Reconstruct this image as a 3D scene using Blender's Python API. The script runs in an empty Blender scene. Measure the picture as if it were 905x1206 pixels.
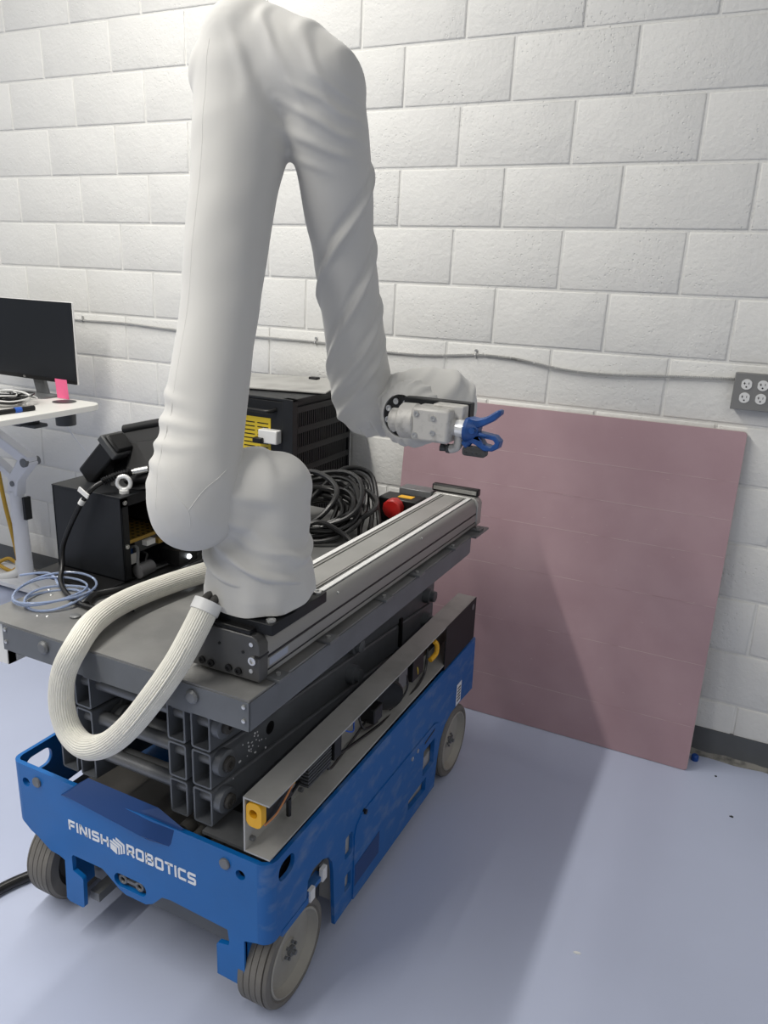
import bpy, bmesh, math, random
from mathutils import Vector, Matrix, noise, Euler
from mathutils.geometry import tessellate_polygon
from mathutils.bvhtree import BVHTree

random.seed(7)
scene = bpy.context.scene
COL = scene.collection

# ------------------------------------------------------------------ camera
cam_d = bpy.data.cameras.new('camera')
cam = bpy.data.objects.new('camera', cam_d)
COL.objects.link(cam)
cam.location = (0.92291, -2.81660, 1.66721)
cam.rotation_euler = Euler((1.272907, -0.039612, 0.456851), 'XYZ')
cam_d.sensor_fit = 'VERTICAL'
cam_d.sensor_height = 36.0
cam_d.lens = 36.0 * 906.66 / 1206.0
cam_d.clip_start = 0.02
scene.camera = cam

# ------------------------------------------------------------------ world and lights
w = bpy.data.worlds.new('room_light')
scene.world = w
w.use_nodes = True
bg = w.node_tree.nodes['Background']
bg.inputs[0].default_value = (0.93, 0.96, 1.0, 1)
bg.inputs[1].default_value = 0.30

def area(name, loc, target, sx, sy, power, col):
    d = bpy.data.lights.new(name, 'AREA')
    d.shape = 'RECTANGLE'; d.size = sx; d.size_y = sy; d.energy = power; d.color = col
    o = bpy.data.objects.new(name, d); COL.objects.link(o)
    o.location = loc
    o.rotation_euler = (Vector(target) - Vector(loc)).to_track_quat('-Z', 'Y').to_euler()
    return o
area('ceiling_strip_main', (-1.12, -2.92, 3.55), (-1.12, -2.92, 0.0), 0.09, 4.6, 150, (1.0, 0.968, 0.90))
area('ceiling_strip_second', (2.6, -3.9, 3.55), (2.6, -3.9, 0.0), 0.09, 4.2, 40, (1.0, 0.98, 0.94))
area('left_fill_strip', (-3.9, -2.6, 3.55), (-3.9, -2.6, 0.0), 0.09, 4.4, 55, (1.0, 0.985, 0.95))  # unseen fill, added to brighten the desk and left side
scene.view_settings.view_transform = 'Standard'
scene.view_settings.look = 'None'
scene.view_settings.exposure = -0.14
scene.view_settings.gamma = 1.0
scene.view_settings.use_curve_mapping = False

# ------------------------------------------------------------------ materials
MATS = {}
def srgb(r, g, b):
    f = lambda c: (c/255/12.92) if c/255 <= 0.04045 else ((c/255+0.055)/1.055)**2.4
    return (f(r), f(g), f(b), 1)
def mat(name, col, rough=0.5, metal=0.0, var=0.0, vscale=8, bump=0.0, bscale=200, spec=0.5, col2=None, thresh=None, sheen=0, detail=4, emit=None, trans=0, stretch=None, bdist=0.002):
    if name in MATS: return MATS[name]
    m = bpy.data.materials.new(name); m.use_nodes = True
    nt = m.node_tree; b = nt.nodes['Principled BSDF']
    b.inputs['Roughness'].default_value = rough
    b.inputs['Metallic'].default_value = metal
    b.inputs['Specular IOR Level'].default_value = spec
    if trans:
        b.inputs['Transmission Weight'].default_value = trans
    if sheen:
        b.inputs['Sheen Weight'].default_value = sheen
    if emit:
        b.inputs['Emission Color'].default_value = emit[0]; b.inputs['Emission Strength'].default_value = emit[1]
    tc = nt.nodes.new('ShaderNodeTexCoord')
    src = tc.outputs['Object']
    if stretch:
        mp = nt.nodes.new('ShaderNodeMapping'); mp.inputs['Scale'].default_value = stretch
        nt.links.new(src, mp.inputs[0]); src = mp.outputs[0]
    n1 = nt.nodes.new('ShaderNodeTexNoise')
    n1.inputs['Scale'].default_value = vscale; n1.inputs['Detail'].default_value = detail
    nt.links.new(src, n1.inputs['Vector'])
    ramp = nt.nodes.new('ShaderNodeValToRGB')
    c = Vector(col[:3])
    if col2 is None:
        a, bb = c*(1-var), c*(1+var)
        ramp.color_ramp.elements[0].position = 0.3; ramp.color_ramp.elements[1].position = 0.7
    else:
        a, bb = c, Vector(col2[:3])
        t = thresh or (0.45, 0.7)
        ramp.color_ramp.elements[0].position = t[0]; ramp.color_ramp.elements[1].position = t[1]
    ramp.color_ramp.elements[0].color = (*a, 1); ramp.color_ramp.elements[1].color = (*bb, 1)
    nt.links.new(n1.outputs['Fac'], ramp.inputs[0])
    nt.links.new(ramp.outputs[0], b.inputs['Base Color'])
    if bump:
        n2 = nt.nodes.new('ShaderNodeTexNoise'); n2.inputs['Scale'].default_value = bscale; n2.inputs['Detail'].default_value = 3
        nt.links.new(src, n2.inputs['Vector'])
        bp = nt.nodes.new('ShaderNodeBump'); bp.inputs['Strength'].default_value = bump; bp.inputs['Distance'].default_value = bdist
        nt.links.new(n2.outputs['Fac'], bp.inputs['Height']); nt.links.new(bp.outputs[0], b.inputs['Normal'])
    MATS[name] = m
    return m

def wall_material():
    m = mat('painted_block', (0.74, 0.735, 0.71, 1), 0.62, var=0.025, vscale=3)
    nt = m.node_tree; b = nt.nodes['Principled BSDF']
    g = nt.nodes.new('ShaderNodeNewGeometry')
    fine = nt.nodes.new('ShaderNodeTexNoise'); fine.inputs['Scale'].default_value = 70; fine.inputs['Detail'].default_value = 3
    pit = nt.nodes.new('ShaderNodeTexVoronoi'); pit.inputs['Scale'].default_value = 75
    big = nt.nodes.new('ShaderNodeTexNoise'); big.inputs['Scale'].default_value = 5
    for n in (fine, pit, big): nt.links.new(g.outputs['Position'], n.inputs['Vector'])
    mr = nt.nodes.new('ShaderNodeMapRange'); mr.inputs[1].default_value = 0.0; mr.inputs[2].default_value = 0.28; mr.inputs[3].default_value = 0.0; mr.inputs[4].default_value = 1
    nt.links.new(pit.outputs['Distance'], mr.inputs[0])
    mb = nt.nodes.new('ShaderNodeMapRange'); mb.inputs[1].default_value = 0.42; mb.inputs[2].default_value = 0.62; mb.inputs[3].default_value = 0.0; mb.inputs[4].default_value = 1
    nt.links.new(big.outputs['Fac'], mb.inputs[0])
    mul = nt.nodes.new('ShaderNodeMath'); mul.operation = 'MULTIPLY'
    nt.links.new(mr.outputs[0], mul.inputs[0]); nt.links.new(mb.outputs[0], mul.inputs[1])
    b1 = nt.nodes.new('ShaderNodeBump'); b1.inputs['Strength'].default_value = 0.55; b1.inputs['Distance'].default_value = 0.004
    b2 = nt.nodes.new('ShaderNodeBump'); b2.inputs['Strength'].default_value = 0.6; b2.inputs['Distance'].default_value = 0.0035
    nt.links.new(fine.outputs['Fac'], b1.inputs['Height'])
    nt.links.new(mul.outputs[0], b2.inputs['Height']); nt.links.new(b1.outputs[0], b2.inputs['Normal'])
    nt.links.new(b2.outputs[0], b.inputs['Normal'])
    return m

def hose_material():
    m = mat('braided_hose', (0.74, 0.725, 0.66, 1), 0.7, var=0.04, vscale=60, bump=0.3, bscale=500)
    return m

M_WALL = wall_material()
M_FLOOR = mat('epoxy_floor', (0.475, 0.52, 0.665, 1), 0.30, var=0.035, vscale=1.5, bump=0.05, bscale=25, spec=0.4, detail=6)
M_BASE = mat('vinyl_base', srgb(88, 90, 92), 0.45, var=0.15, vscale=6)
M_CAULK = mat('dirty_caulk', srgb(140, 138, 132), 0.8, col2=srgb(80, 80, 78), vscale=30, bump=0.6, bscale=60)
M_BLUE = mat('blue_paint', (0.0, 0.12, 0.40, 1), 0.42, var=0.08, vscale=6, bump=0.15, bscale=30)
M_BLUES = mat('scuffed_blue_paint', (0.002, 0.105, 0.36, 1), 0.5, col2=(0.10, 0.185, 0.37, 1), thresh=(0.50, 0.80), vscale=26, stretch=(1, 0.6, 1.2), detail=14, bump=0.2, bscale=40)
M_GREY = mat('dark_grey_paint', (0.118, 0.127, 0.14, 1), 0.42, var=0.10, vscale=12, bump=0.05, bscale=120)
M_DECK = mat('worn_deck_plate', (0.17, 0.17, 0.168, 1), 0.4, metal=0.2, col2=(0.26, 0.258, 0.25, 1), thresh=(0.4, 0.75), vscale=7, detail=8, bump=0.1, bscale=150)
M_GREY2 = mat('grey_pivot_steel', (0.16, 0.165, 0.17, 1), 0.4, metal=0.3, var=0.15, vscale=20)
M_ALU = mat('brushed_aluminium', (0.33, 0.327, 0.312, 1), 0.42, metal=0.55, var=0.06, vscale=5, stretch=(1, 0.06, 1))
M_ALUC = mat('aluminium_cover', (0.36, 0.355, 0.34, 1), 0.4, metal=0.5, var=0.08, vscale=9)
M_STEEL = mat('bright_sheen_steel', (0.92, 0.92, 0.91, 1), 0.22, metal=0.35, var=0.03)  # near-white, low-metal base puts the bands' reflected light into the colour
M_CAP = mat('anodised_end_cap', (0.085, 0.085, 0.085, 1), 0.45, metal=0.4, var=0.12, vscale=14)
M_GALV = mat('galvanised_sheet', (0.47, 0.465, 0.445, 1), 0.5, metal=0.3, col2=(0.33, 0.325, 0.31, 1), thresh=(0.45, 0.75), vscale=9, detail=8)
M_BLACK = mat('black_plastic', (0.006, 0.006, 0.0065, 1), 0.42, var=0.2, spec=0.35)
M_BLACKM = mat('black_powder_coat', (0.008, 0.009, 0.011, 1), 0.48, var=0.15, vscale=20, spec=0.35, bump=0.06, bscale=500)
M_BLACKC = mat('black_cable', (0.006, 0.006, 0.0065, 1), 0.35, var=0.2)
M_RUB = mat('grey_rubber', (0.16, 0.15, 0.135, 1), 0.75, var=0.15, vscale=15, bump=0.15, bscale=150)
M_RUBD = mat('dark_rubber', (0.05, 0.047, 0.043, 1), 0.75, var=0.2, vscale=12)
M_HUB = mat('dusty_wheel_disc', (0.33, 0.315, 0.28, 1), 0.65, var=0.12, vscale=10, detail=8)
M_FAB = mat('white_sleeve_fabric', (0.58, 0.572, 0.548, 1), 0.8, var=0.025, vscale=2.5, bump=0.12, bscale=900, sheen=0.25, spec=0.25, bdist=0.001)
M_HOSE = hose_material()
M_WHITE = mat('white_plastic', (0.72, 0.72, 0.71, 1), 0.4, var=0.02)
M_WPRINT = mat('white_print', (0.82, 0.83, 0.85, 1), 0.5)
M_DESK = mat('white_desk_paint', (0.74, 0.745, 0.77, 1), 0.4, var=0.02)
M_TOP = mat('white_desk_laminate', (0.80, 0.79, 0.75, 1), 0.4, var=0.01)
M_SCREEN = mat('black_screen', (0.012, 0.014, 0.018, 1), 0.35, spec=0.3)
M_PINKF = mat('pink_foam', (0.385, 0.25, 0.275, 1), 0.7, col2=(0.44, 0.30, 0.325, 1), thresh=(0.35, 0.7), vscale=4, detail=8, bump=0.15, bscale=90)
M_PINKE = mat('pink_foam_edge', (0.55, 0.48, 0.45, 1), 0.9, var=0.08, vscale=40)
M_SCORE = mat('pale_score_line', (0.52, 0.40, 0.41, 1), 0.8, col2=(0.38, 0.25, 0.27, 1), thresh=(0.5, 0.62), vscale=9, detail=6)
M_NOTE = mat('pink_note', (0.95, 0.16, 0.34, 1), 0.7)
M_YEL = mat('yellow_paint', (0.80, 0.42, 0.015, 1), 0.5, var=0.08)
M_LABEL = mat('yellow_label', (0.62, 0.45, 0.02, 1), 0.5)
M_RED = mat('red_plastic', (0.42, 0.012, 0.010, 1), 0.4)
M_GOLD = mat('gold_plated_sheet', (0.42, 0.27, 0.06, 1), 0.4, metal=0.6, var=0.1)
M_BOX = mat('grey_outlet_box', (0.22, 0.22, 0.215, 1), 0.45, metal=0.2, var=0.03)
M_GUN = mat('dusty_gun_casting', (0.56, 0.545, 0.515, 1), 0.55, metal=0.2, col2=(0.36, 0.35, 0.33, 1), thresh=(0.5, 0.75), vscale=60, bump=0.2, bscale=200)
M_TIP = mat('blue_tip_guard', (0.010, 0.065, 0.25, 1), 0.4, var=0.2, vscale=60)
M_TUBE = mat('clear_blue_tube', (0.50, 0.60, 0.82, 1), 0.15, trans=0.6)
M_CORD = mat('yellow_cord', (0.50, 0.30, 0.03, 1), 0.5, var=0.1)
M_LED = mat('white_led', (1, 1, 1, 1), 0.3, emit=((0.9, 0.95, 1, 1), 6))
M_CHROME = mat('bright_screw', (0.62, 0.62, 0.61, 1), 0.3, metal=0.9)
M_BLUEC = mat('blue_wire', (0.02, 0.10, 0.45, 1), 0.4)
M_BLUED = mat('dark_blue_paint', (0.0, 0.038, 0.17, 1), 0.45)  # deeper blue than the plates: hood, side patch, circuit module
M_ARMOR = mat('armoured_cable', (0.50, 0.50, 0.49, 1), 0.4, metal=0.7, var=0.06)
M_CHIP = mat('dark_chip', (0.03, 0.035, 0.035, 1), 0.8)
M_DARKGREY = mat('charcoal_plastic', (0.05, 0.052, 0.054, 1), 0.5)

# ------------------------------------------------------------------ mesh builder
class MB:
    def __init__(s): s.v = []; s.f = []; s.sm = []
    def add(s, vs, fs, smooth=False):
        o = len(s.v); s.v += [tuple(v) for v in vs]
        for f in fs: s.f.append(tuple(i+o for i in f)); s.sm.append(smooth)
        return s
    def box(s, x0, x1, y0, y1, z0, z1, M=None):
        vs = [Vector((x, y, z)) for z in (z0, z1) for y in (y0, y1) for x in (x0, x1)]
        if M: vs = [M @ v for v in vs]
        return s.add(vs, [(0, 2, 3, 1), (4, 5, 7, 6), (0, 1, 5, 4), (2, 6, 7, 3), (0, 4, 6, 2), (1, 3, 7, 5)])
    def cyl(s, p0, p1, r0, r1=None, n=20, cap=True):
        r1 = r0 if r1 is None else r1
        return s.rings([(p0, r0), (p1, r1)], n, cap)
    def rings(s, pr, n=20, cap=True, smooth=True):
        "stack of circles along one straight axis"
        p0, p1 = Vector(pr[0][0]), Vector(pr[-1][0])
        ax = (p1-p0)
        if ax.length < 1e-9: ax = Vector((0, 0, 1))
        ax.normalize()
        u = ax.orthogonal().normalized(); t = ax.cross(u)
        vs = []
        for p, r in pr:
            p = Vector(p)
            vs += [p + (u*math.cos(2*math.pi*k/n) + t*math.sin(2*math.pi*k/n))*r for k in range(n)]
        fs = []
        for i in range(len(pr)-1):
            for k in range(n):
                fs.append((i*n+k, i*n+(k+1) % n, (i+1)*n+(k+1) % n, (i+1)*n+k))
        s.add(vs, fs, smooth)
        if cap:
            s.add(vs[:n], [tuple(reversed(range(n)))]); s.add(vs[-n:], [tuple(range(n))])
        return s
    def tube(s, pts, r, n=10, sub=6, cap=True, rad=None, closed=False):
        P = spline(pts, sub, closed) if sub > 1 else [Vector(p) for p in pts]
        m = len(P)
        prev = None; vs = []
        for i, p in enumerate(P):
            a = P[i-1] if (i > 0 or closed) else P[i]; b = P[(i+1) % m] if (i < m-1 or closed) else P[i]
            t = (b-a).normalized()
            if prev is None: u = t.orthogonal().normalized()
            else:
                u = prev - t*prev.dot(t)
                u = u.normalized() if u.length > 1e-6 else t.orthogonal().normalized()
            prev = u; q = t.cross(u)
            rr = rad(i/(m-1)) if rad else r
            vs += [p + (u*math.cos(2*math.pi*k/n)+q*math.sin(2*math.pi*k/n))*rr for k in range(n)]
        fs = []
        for i in range(m if closed else m-1):
            j = (i+1) % m
            for k in range(n): fs.append((i*n+k, i*n+(k+1) % n, j*n+(k+1) % n, j*n+k))
        s.add(vs, fs, True)
        if cap and not closed:
            s.add(vs[:n], [tuple(reversed(range(n)))]); s.add(vs[-n:], [tuple(range(n))])
        return s
    def prism(s, loops, fn0, fn1):
        "2D loops (outline first, then holes) mapped by fn0 / fn1 to the two faces"
        L = [[Vector((a, b, 0)) for a, b in lp] for lp in loops]
        tri = tessellate_polygon(L)
        flat = [p for lp in L for p in lp]
        A = [fn0(p.x, p.y) for p in flat]; B = [fn1(p.x, p.y) for p in flat]
        s.add(A, tri); s.add(B, [tuple(reversed(t)) for t in tri])
        k = 0
        for lp in L:
            n = len(lp); vs = []
            for i in range(n): vs += [A[k+i], B[k+i]]
            s.add(vs, [(2*i, 2*((i+1) % n), 2*((i+1) % n)+1, 2*i+1) for i in range(n)])
            k += n
        return s
    def torus(s, c, axis, R, r, n=28, m=10):
        c = Vector(c); ax = Vector(axis).normalized(); u = ax.orthogonal().normalized(); t = ax.cross(u)
        return s.tube([c+(u*math.cos(2*math.pi*k/n)+t*math.sin(2*math.pi*k/n))*R for k in range(n)], r, m, 1, closed=True)
    def sphere(s, c, r, n=16, m=10, sc=(1, 1, 1)):
        c = Vector(c); pr = []
        vs = []; fs = []
        for i in range(m+1):
            a = math.pi*i/m
            for k in range(n):
                b = 2*math.pi*k/n
                vs.append(c+Vector((r*sc[0]*math.sin(a)*math.cos(b), r*sc[1]*math.sin(a)*math.sin(b), r*sc[2]*math.cos(a))))
        for i in range(m):
            for k in range(n): fs.append((i*n+k, (i+1)*n+k, (i+1)*n+(k+1) % n, i*n+(k+1) % n))
        return s.add(vs, fs, True)
    def mesh(s, name, merge=True):
        me = bpy.data.meshes.new(name)
        me.from_pydata(s.v, [], s.f)
        for p, k in zip(me.polygons, s.sm): p.use_smooth = k
        bm = bmesh.new(); bm.from_mesh(me)
        if merge: bmesh.ops.remove_doubles(bm, verts=bm.verts, dist=1e-6)
        bmesh.ops.recalc_face_normals(bm, faces=bm.faces)
        bm.to_mesh(me); bm.free()
        me.set_sharp_from_angle(angle=math.radians(38))
        return me

def spline(pts, sub, closed=False):
    P = [Vector(p) for p in pts]; n = len(P); out = []
    rng = range(n if closed else n-1)
    for i in rng:
        if closed: a, b, c, d = P[i-1], P[i], P[(i+1) % n], P[(i+2) % n]
        else: a, b, c, d = P[max(i-1, 0)], P[i], P[i+1], P[min(i+2, n-1)]
        for k in range(sub):
            t = k/sub
            out.append(0.5*((2*b)+(-a+c)*t+(2*a-5*b+4*c-d)*t*t+(-a+3*b-3*c+d)*t**3))
    if not closed: out.append(P[-1])
    return out

def arc(cx, cy, r, a0, a1, n=8):
    return [(cx+r*math.cos(math.radians(a0+(a1-a0)*k/n)), cy+r*math.sin(math.radians(a0+(a1-a0)*k/n))) for k in range(n+1)]
def rrect(x0, x1, y0, y1, r, n=5):
    return arc(x1-r, y1-r, r, 0, 90, n)+arc(x0+r, y1-r, r, 90, 180, n)+arc(x0+r, y0+r, r, 180, 270, n)+arc(x1-r, y0+r, r, 270, 360, n)

I4 = Matrix.Identity(4)
PO = Vector((0.175, -1.788, 0.91))
PF = Matrix.Translation(PO) @ Matrix.Rotation(-0.02, 4, 'X')     # the slightly tilted platform deck
FR = {}
def thing(name, base, label, cat, group=None, frame=I4):
    o = bpy.data.objects.new(name, None); COL.objects.link(o)
    o.empty_display_size = 0.05
    o.matrix_world = frame @ Matrix.Translation(Vector(base))
    o['label'] = label; o['category'] = cat
    if group: o['group'] = group
    FR[o.name] = Vector(base)
    return o
def part(name, mb, m, parent, label=None, bevel=0, kind=None):
    me = mb.mesh(name) if isinstance(mb, MB) else mb
    if m: me.materials.clear(); me.materials.append(m)
    o = bpy.data.objects.new(name, me); COL.objects.link(o)
    if parent is not None:
        o.parent = parent
        if parent.name in FR and parent.parent is None and parent.type == 'EMPTY':
            o.location = -FR[parent.name]
    if label: o['label'] = label
    if kind: o['kind'] = kind
    if bevel:
        b = o.modifiers.new('bevel', 'BEVEL'); b.width = bevel; b.segments = 2; b.limit_method = 'ANGLE'; b.angle_limit = math.radians(40)
    return o
def single(name, mb, m, label, cat, group=None, bevel=0, base=None, frame=I4):
    "a thing that is one mesh"
    me = mb.mesh(name) if isinstance(mb, MB) else mb
    if base is not None:
        me.transform(Matrix.Translation(-Vector(base)))
    o = part(name, me, m, None, bevel=bevel)
    o.matrix_world = frame @ (Matrix.Translation(Vector(base)) if base is not None else I4)
    o['label'] = label; o['category'] = cat
    if group: o['group'] = group
    return o

# ------------------------------------------------------------------ setting
fl = part('floor', MB().box(-6.5, 4.5, -6.0, 0.0, -0.06, 0.0), M_FLOOR, None); fl['kind'] = 'structure'
ce = part('ceiling', MB().box(-6.5, 4.5, -6.0, 0.12, 3.7, 3.76), mat('ceiling_paint', (0.72, 0.71, 0.68, 1), 0.8, var=0.02), None); ce['kind'] = 'structure'
ZA = 2.4551; BW = 0.4064; BH = 0.2032
wl = part('wall_back', MB().box(-6.5, 4.5, 0.0, 0.12, -0.06, 3.7), M_WALL, None); wl['kind'] = 'structure'
def block_mesh(x0, x1, z0, z1):
    d, b = -0.0055, 0.0055
    o = [(x0, 0.004, z0), (x1, 0.004, z0), (x1, 0.004, z1), (x0, 0.004, z1)]
    m_ = [(x0, d+b*0.75, z0), (x1, d+b*0.75, z0), (x1, d+b*0.75, z1), (x0, d+b*0.75, z1)]
    q = [(x0+b*.45, d+b*.2, z0+b*.45), (x1-b*.45, d+b*.2, z0+b*.45), (x1-b*.45, d+b*.2, z1-b*.45), (x0+b*.45, d+b*.2, z1-b*.45)]
    i_ = [(x0+b, d, z0+b), (x1-b, d, z0+b), (x1-b, d, z1-b), (x0+b, d, z1-b)]
    fs = [(12, 13, 14, 15)]
    for k in range(3):
        for j in range(4): fs.append((k*4+j, k*4+(j+1) % 4, k*4+4+(j+1) % 4, k*4+4+j))
    mb = MB(); mb.add(o+m_+q+i_, fs, False)
    return mb
J = 0.0095
blk = block_mesh(J/2, BW-J/2, J/2, BH-J/2).mesh('block')
blk.materials.append(M_WALL)
far = MB()
for k in range(1, -13, -1):
    zt = ZA + k*BH; zb = zt-BH
    if zb < 0.0: zb = max(zb, 0.0)
    par = 0 if k % 2 == 0 else 1
    off = par*(0.2032+0.0233)
    for i in range(-17, 11):
        x = i*BW + off
        if x < -6.5 or x+BW > 4.5: continue
        if -3.1 < x < 1.75 and k > -12:
            o = bpy.data.objects.new('block', blk); COL.objects.link(o); o.parent = wl
            o.location = (x, random.uniform(-0.0008, 0.0008), zb)
            if random.random() < 0.5: o.scale = (1, 1, 1)
        else:
            m2 = block_mesh(x+J/2, x+BW-J/2, zb+J/2, zt-J/2)
            far.add(m2.v, m2.f)
for k in range(2, 7):
    for i in range(-17, 11):
        x = i*BW + (0 if k % 2 == 0 else 0.2265)
        zb = ZA+(k-1)*BH
        if x < -6.5 or x+BW > 4.5 or zb+BH > 3.7: continue
        m2 = block_mesh(x+J/2, x+BW-J/2, zb+J/2, zb+BH-J/2); far.add(m2.v, m2.f)
part('block_field', far, M_WALL, wl, kind='stuff')

# cove base with its dirty caulk bead
prof = [(0.0, 0.103), (-0.0095, 0.103), (-0.0105, 0.02), (-0.016, 0.006), (-0.03, 0.0), (0.0, 0.0)]
bb = MB().prism([prof], lambda a, b: (-6.5, a, b), lambda a, b: (4.5, a, b))
bo = part('baseboard_back', bb, M_BASE, None); bo['kind'] = 'structure'
ck = MB(); vs = []; n = 340
for i in range(n+1):
    x = -6.4+10.8*i/n
    wv = 0.030+0.014*noise.noise(Vector((x*9, 3, 0)))+0.008*noise.noise(Vector((x*40, 1, 0)))
    hh = 0.012+0.006*noise.noise(Vector((x*14, 8, 0)))
    vs += [(x, -0.0125, hh), (x, -0.02, hh*0.55), (x, -wv-0.008, 0.0005)]
ck.add(vs, [f for i in range(n) for f in ((3*i, 3*i+3, 3*i+4, 3*i+1), (3*i+1, 3*i+4, 3*i+5, 3*i+2))], True)
part('caulk_bead', ck, M_CAULK, bo, label='dirty cracked caulk along the floor')

# ------------------------------------------------------------------ foam board
tilt = math.atan2(0.129, 1.22)
FB = Matrix.Translation((-0.315, -0.165, 0.0)) @ Matrix.Rotation(-tilt, 4, 'X')
t = thing('foam_board', (0, 0, 0), 'large square pink foam board leaning against the block wall', 'board', frame=FB)
out = rrect(0, 1.227, 0.002, 1.228, 0.012, 3)
o = part('sheet', MB().prism([out], lambda a, b: (a, 0, b), lambda a, b: (a, 0.0245, b)), M_PINKF, t)
part('raw_edge', MB().prism([rrect(-0.0008, 1.2278, 0.0012, 1.2288, 0.012, 3)], lambda a, b: (a, 0.0015, b), lambda a, b: (a, 0.023, b)), M_PINKE, t, label='pale raw edge of the foam')
for h in (0.17, 0.405, 0.62, 0.80, 0.93, 1.06):
    mbx = MB().box(0.004, 1.222, -0.0006, 0.001, h-0.0010, h+0.0008)
    part('score_line', mbx, M_SCORE, t)
nick = MB()
for i in range(70):
    x, z = random.uniform(0.05, 1.18), random.uniform(0.08, 1.18); L = random.uniform(0.003, 0.012)
    nick.box(x, x+L, -0.0005, 0.001, z, z+0.0012)
part('nicks', nick, M_SCORE, t, kind='stuff')

# blue bottle cap behind the board's foot, paint chips
single('bottle_cap', MB().rings([((0.932, -0.075, 0.0), 0.013), ((0.932, -0.075, 0.018), 0.013), ((0.932, -0.075, 0.022), 0.009)], 18), mat('blue_cap', (0.01, 0.07, 0.32, 1), 0.4), 'small blue cap on the floor behind the foot of the pink board', 'cap', base=(0.932, -0.075, 0))
def chip(c, r, m, label):
    mb = MB(); n = 7
    ring = [(c[0]+r*random.uniform(.5, 1.2)*math.cos(2*math.pi*k/n), c[1]+0.6*r*random.uniform(.5, 1.2)*math.sin(2*math.pi*k/n)) for k in range(n)]
    mb.prism([ring], lambda a, b: (a, b, 0.0), lambda a, b: (a, b, 0.003))
    single('paint_chip', mb, m, label, 'debris', base=(c[0], c[1], 0))
chip((1.072, -0.357), 0.007, M_CHIP, 'tiny dark chip on the blue floor right of the pink board')
chip((1.01, -0.035-0.11), 0.006, M_CHIP, 'tiny dark chip on the floor near the grey cove base')
chip((0.737, -1.147), 0.009, M_WHITE, 'tiny white paint flake on the open blue floor')

# ------------------------------------------------------------------ armoured cable and outlet box
pts = [(-2.9, -0.012, 1.40), (-2.5, -0.012, 1.402), (-2.099, -0.012, 1.402), (-1.8, -0.012, 1.404), (-1.48, -0.012, 1.393), (-1.075, -0.012, 1.394), (-0.755, -0.012, 1.392), (-0.58, -0.012, 1.381), (-0.42, -0.012, 1.376), (-0.237, -0.012, 1.379), (-0.054, -0.012, 1.395), (0.06, -0.014, 1.394), (0.135, -0.015, 1.388), (0.295, -0.016, 1.368), (0.445, -0.016, 1.366), (0.643, -0.016, 1.378), (0.845, -0.018, 1.388)]
t = thing('armoured_cable', (-0.4, -0.012, 1.376), 'thin silver armoured cable running along the block wall to the outlet box', 'cable')
P = spline(pts, 70); m_ = len(P)
cb = MB(); cb.tube(P, 0.0055, 7, 1, rad=lambda s: 0.0050+0.0009*(1 if int(s*(m_-1)) % 2 else -1))
part('armour', cb, M_ARMOR, t)
for x, z in ((-2.07, 1.402), (-0.755, 1.392), (-0.054, 1.395)):
    cl = MB().tube([(x-0.004, -0.002, z+0.02), (x-0.004, -0.012, z+0.008), (x-0.004, -0.021, z), (x-0.004, -0.012, z-0.008), (x-0.004, -0.004, z-0.009)], 0.003, 6, 4)
    cl.cyl((x-0.004, -0.002, z+0.016), (x-0.004, -0.012, z+0.016), 0.006, n=10)
    part('clamp', cl, M_CHROME, t)

t = thing('outlet_box', (0.98, 0, 1.30), 'grey metal box with two white duplex power outlets on the block wall', 'outlet')
ob = MB().box(0.848, 0.97+0.03, -0.048, -0.005, 1.297, 1.412)
part('box', ob, M_BOX, t, bevel=0.003)
cv = MB().box(0.846, 1.002, -0.051, -0.047, 1.295, 1.414)
part('cover_plate', cv, M_BOX, t, bevel=0.003)
for x in (0.884, 0.932):
    for z in (1.378, 1.335):
        sh = arc(0, 0, 0.017, 25, 155, 6)+arc(0, 0, 0.017, 205, 335, 6)
        r = part('receptacle', MB().prism([[(a+x, b+z) for a, b in sh]], lambda a, b: (a, -0.0535, b), lambda a, b: (a, -0.049, b)), M_WHITE, t, label='white receptacle with three slots')
        sl = MB().box(x-0.0075, x-0.0055, -0.0542, -0.053, z-0.001, z+0.007)
        sl.box(x-0.0095, x-0.0035, -0.0541, -0.053, z+0.002, z+0.0038)
        sl.box(x+0.0055, x+0.0072, -0.0542, -0.053, z, z+0.007)
        sl.cyl((x, -0.0542, z-0.008), (x, -0.053, z-0.008), 0.0026, n=10)
        q = part('slots', sl, M_BLACK, r)

# ------------------------------------------------------------------ scissor lift
lift = thing('scissor_lift', (-0.224, -1.07, 0), 'blue scissor lift chassis with folded dark grey scissors and deck, parked square to the wall', 'scissor lift')
XR, XL, YF, YB = 0.165, -0.613, -1.715, -0.43
def fy(y): return lambda a, b: (a, y, b)
def fx(x): return lambda a, b: (x, a, b)
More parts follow.
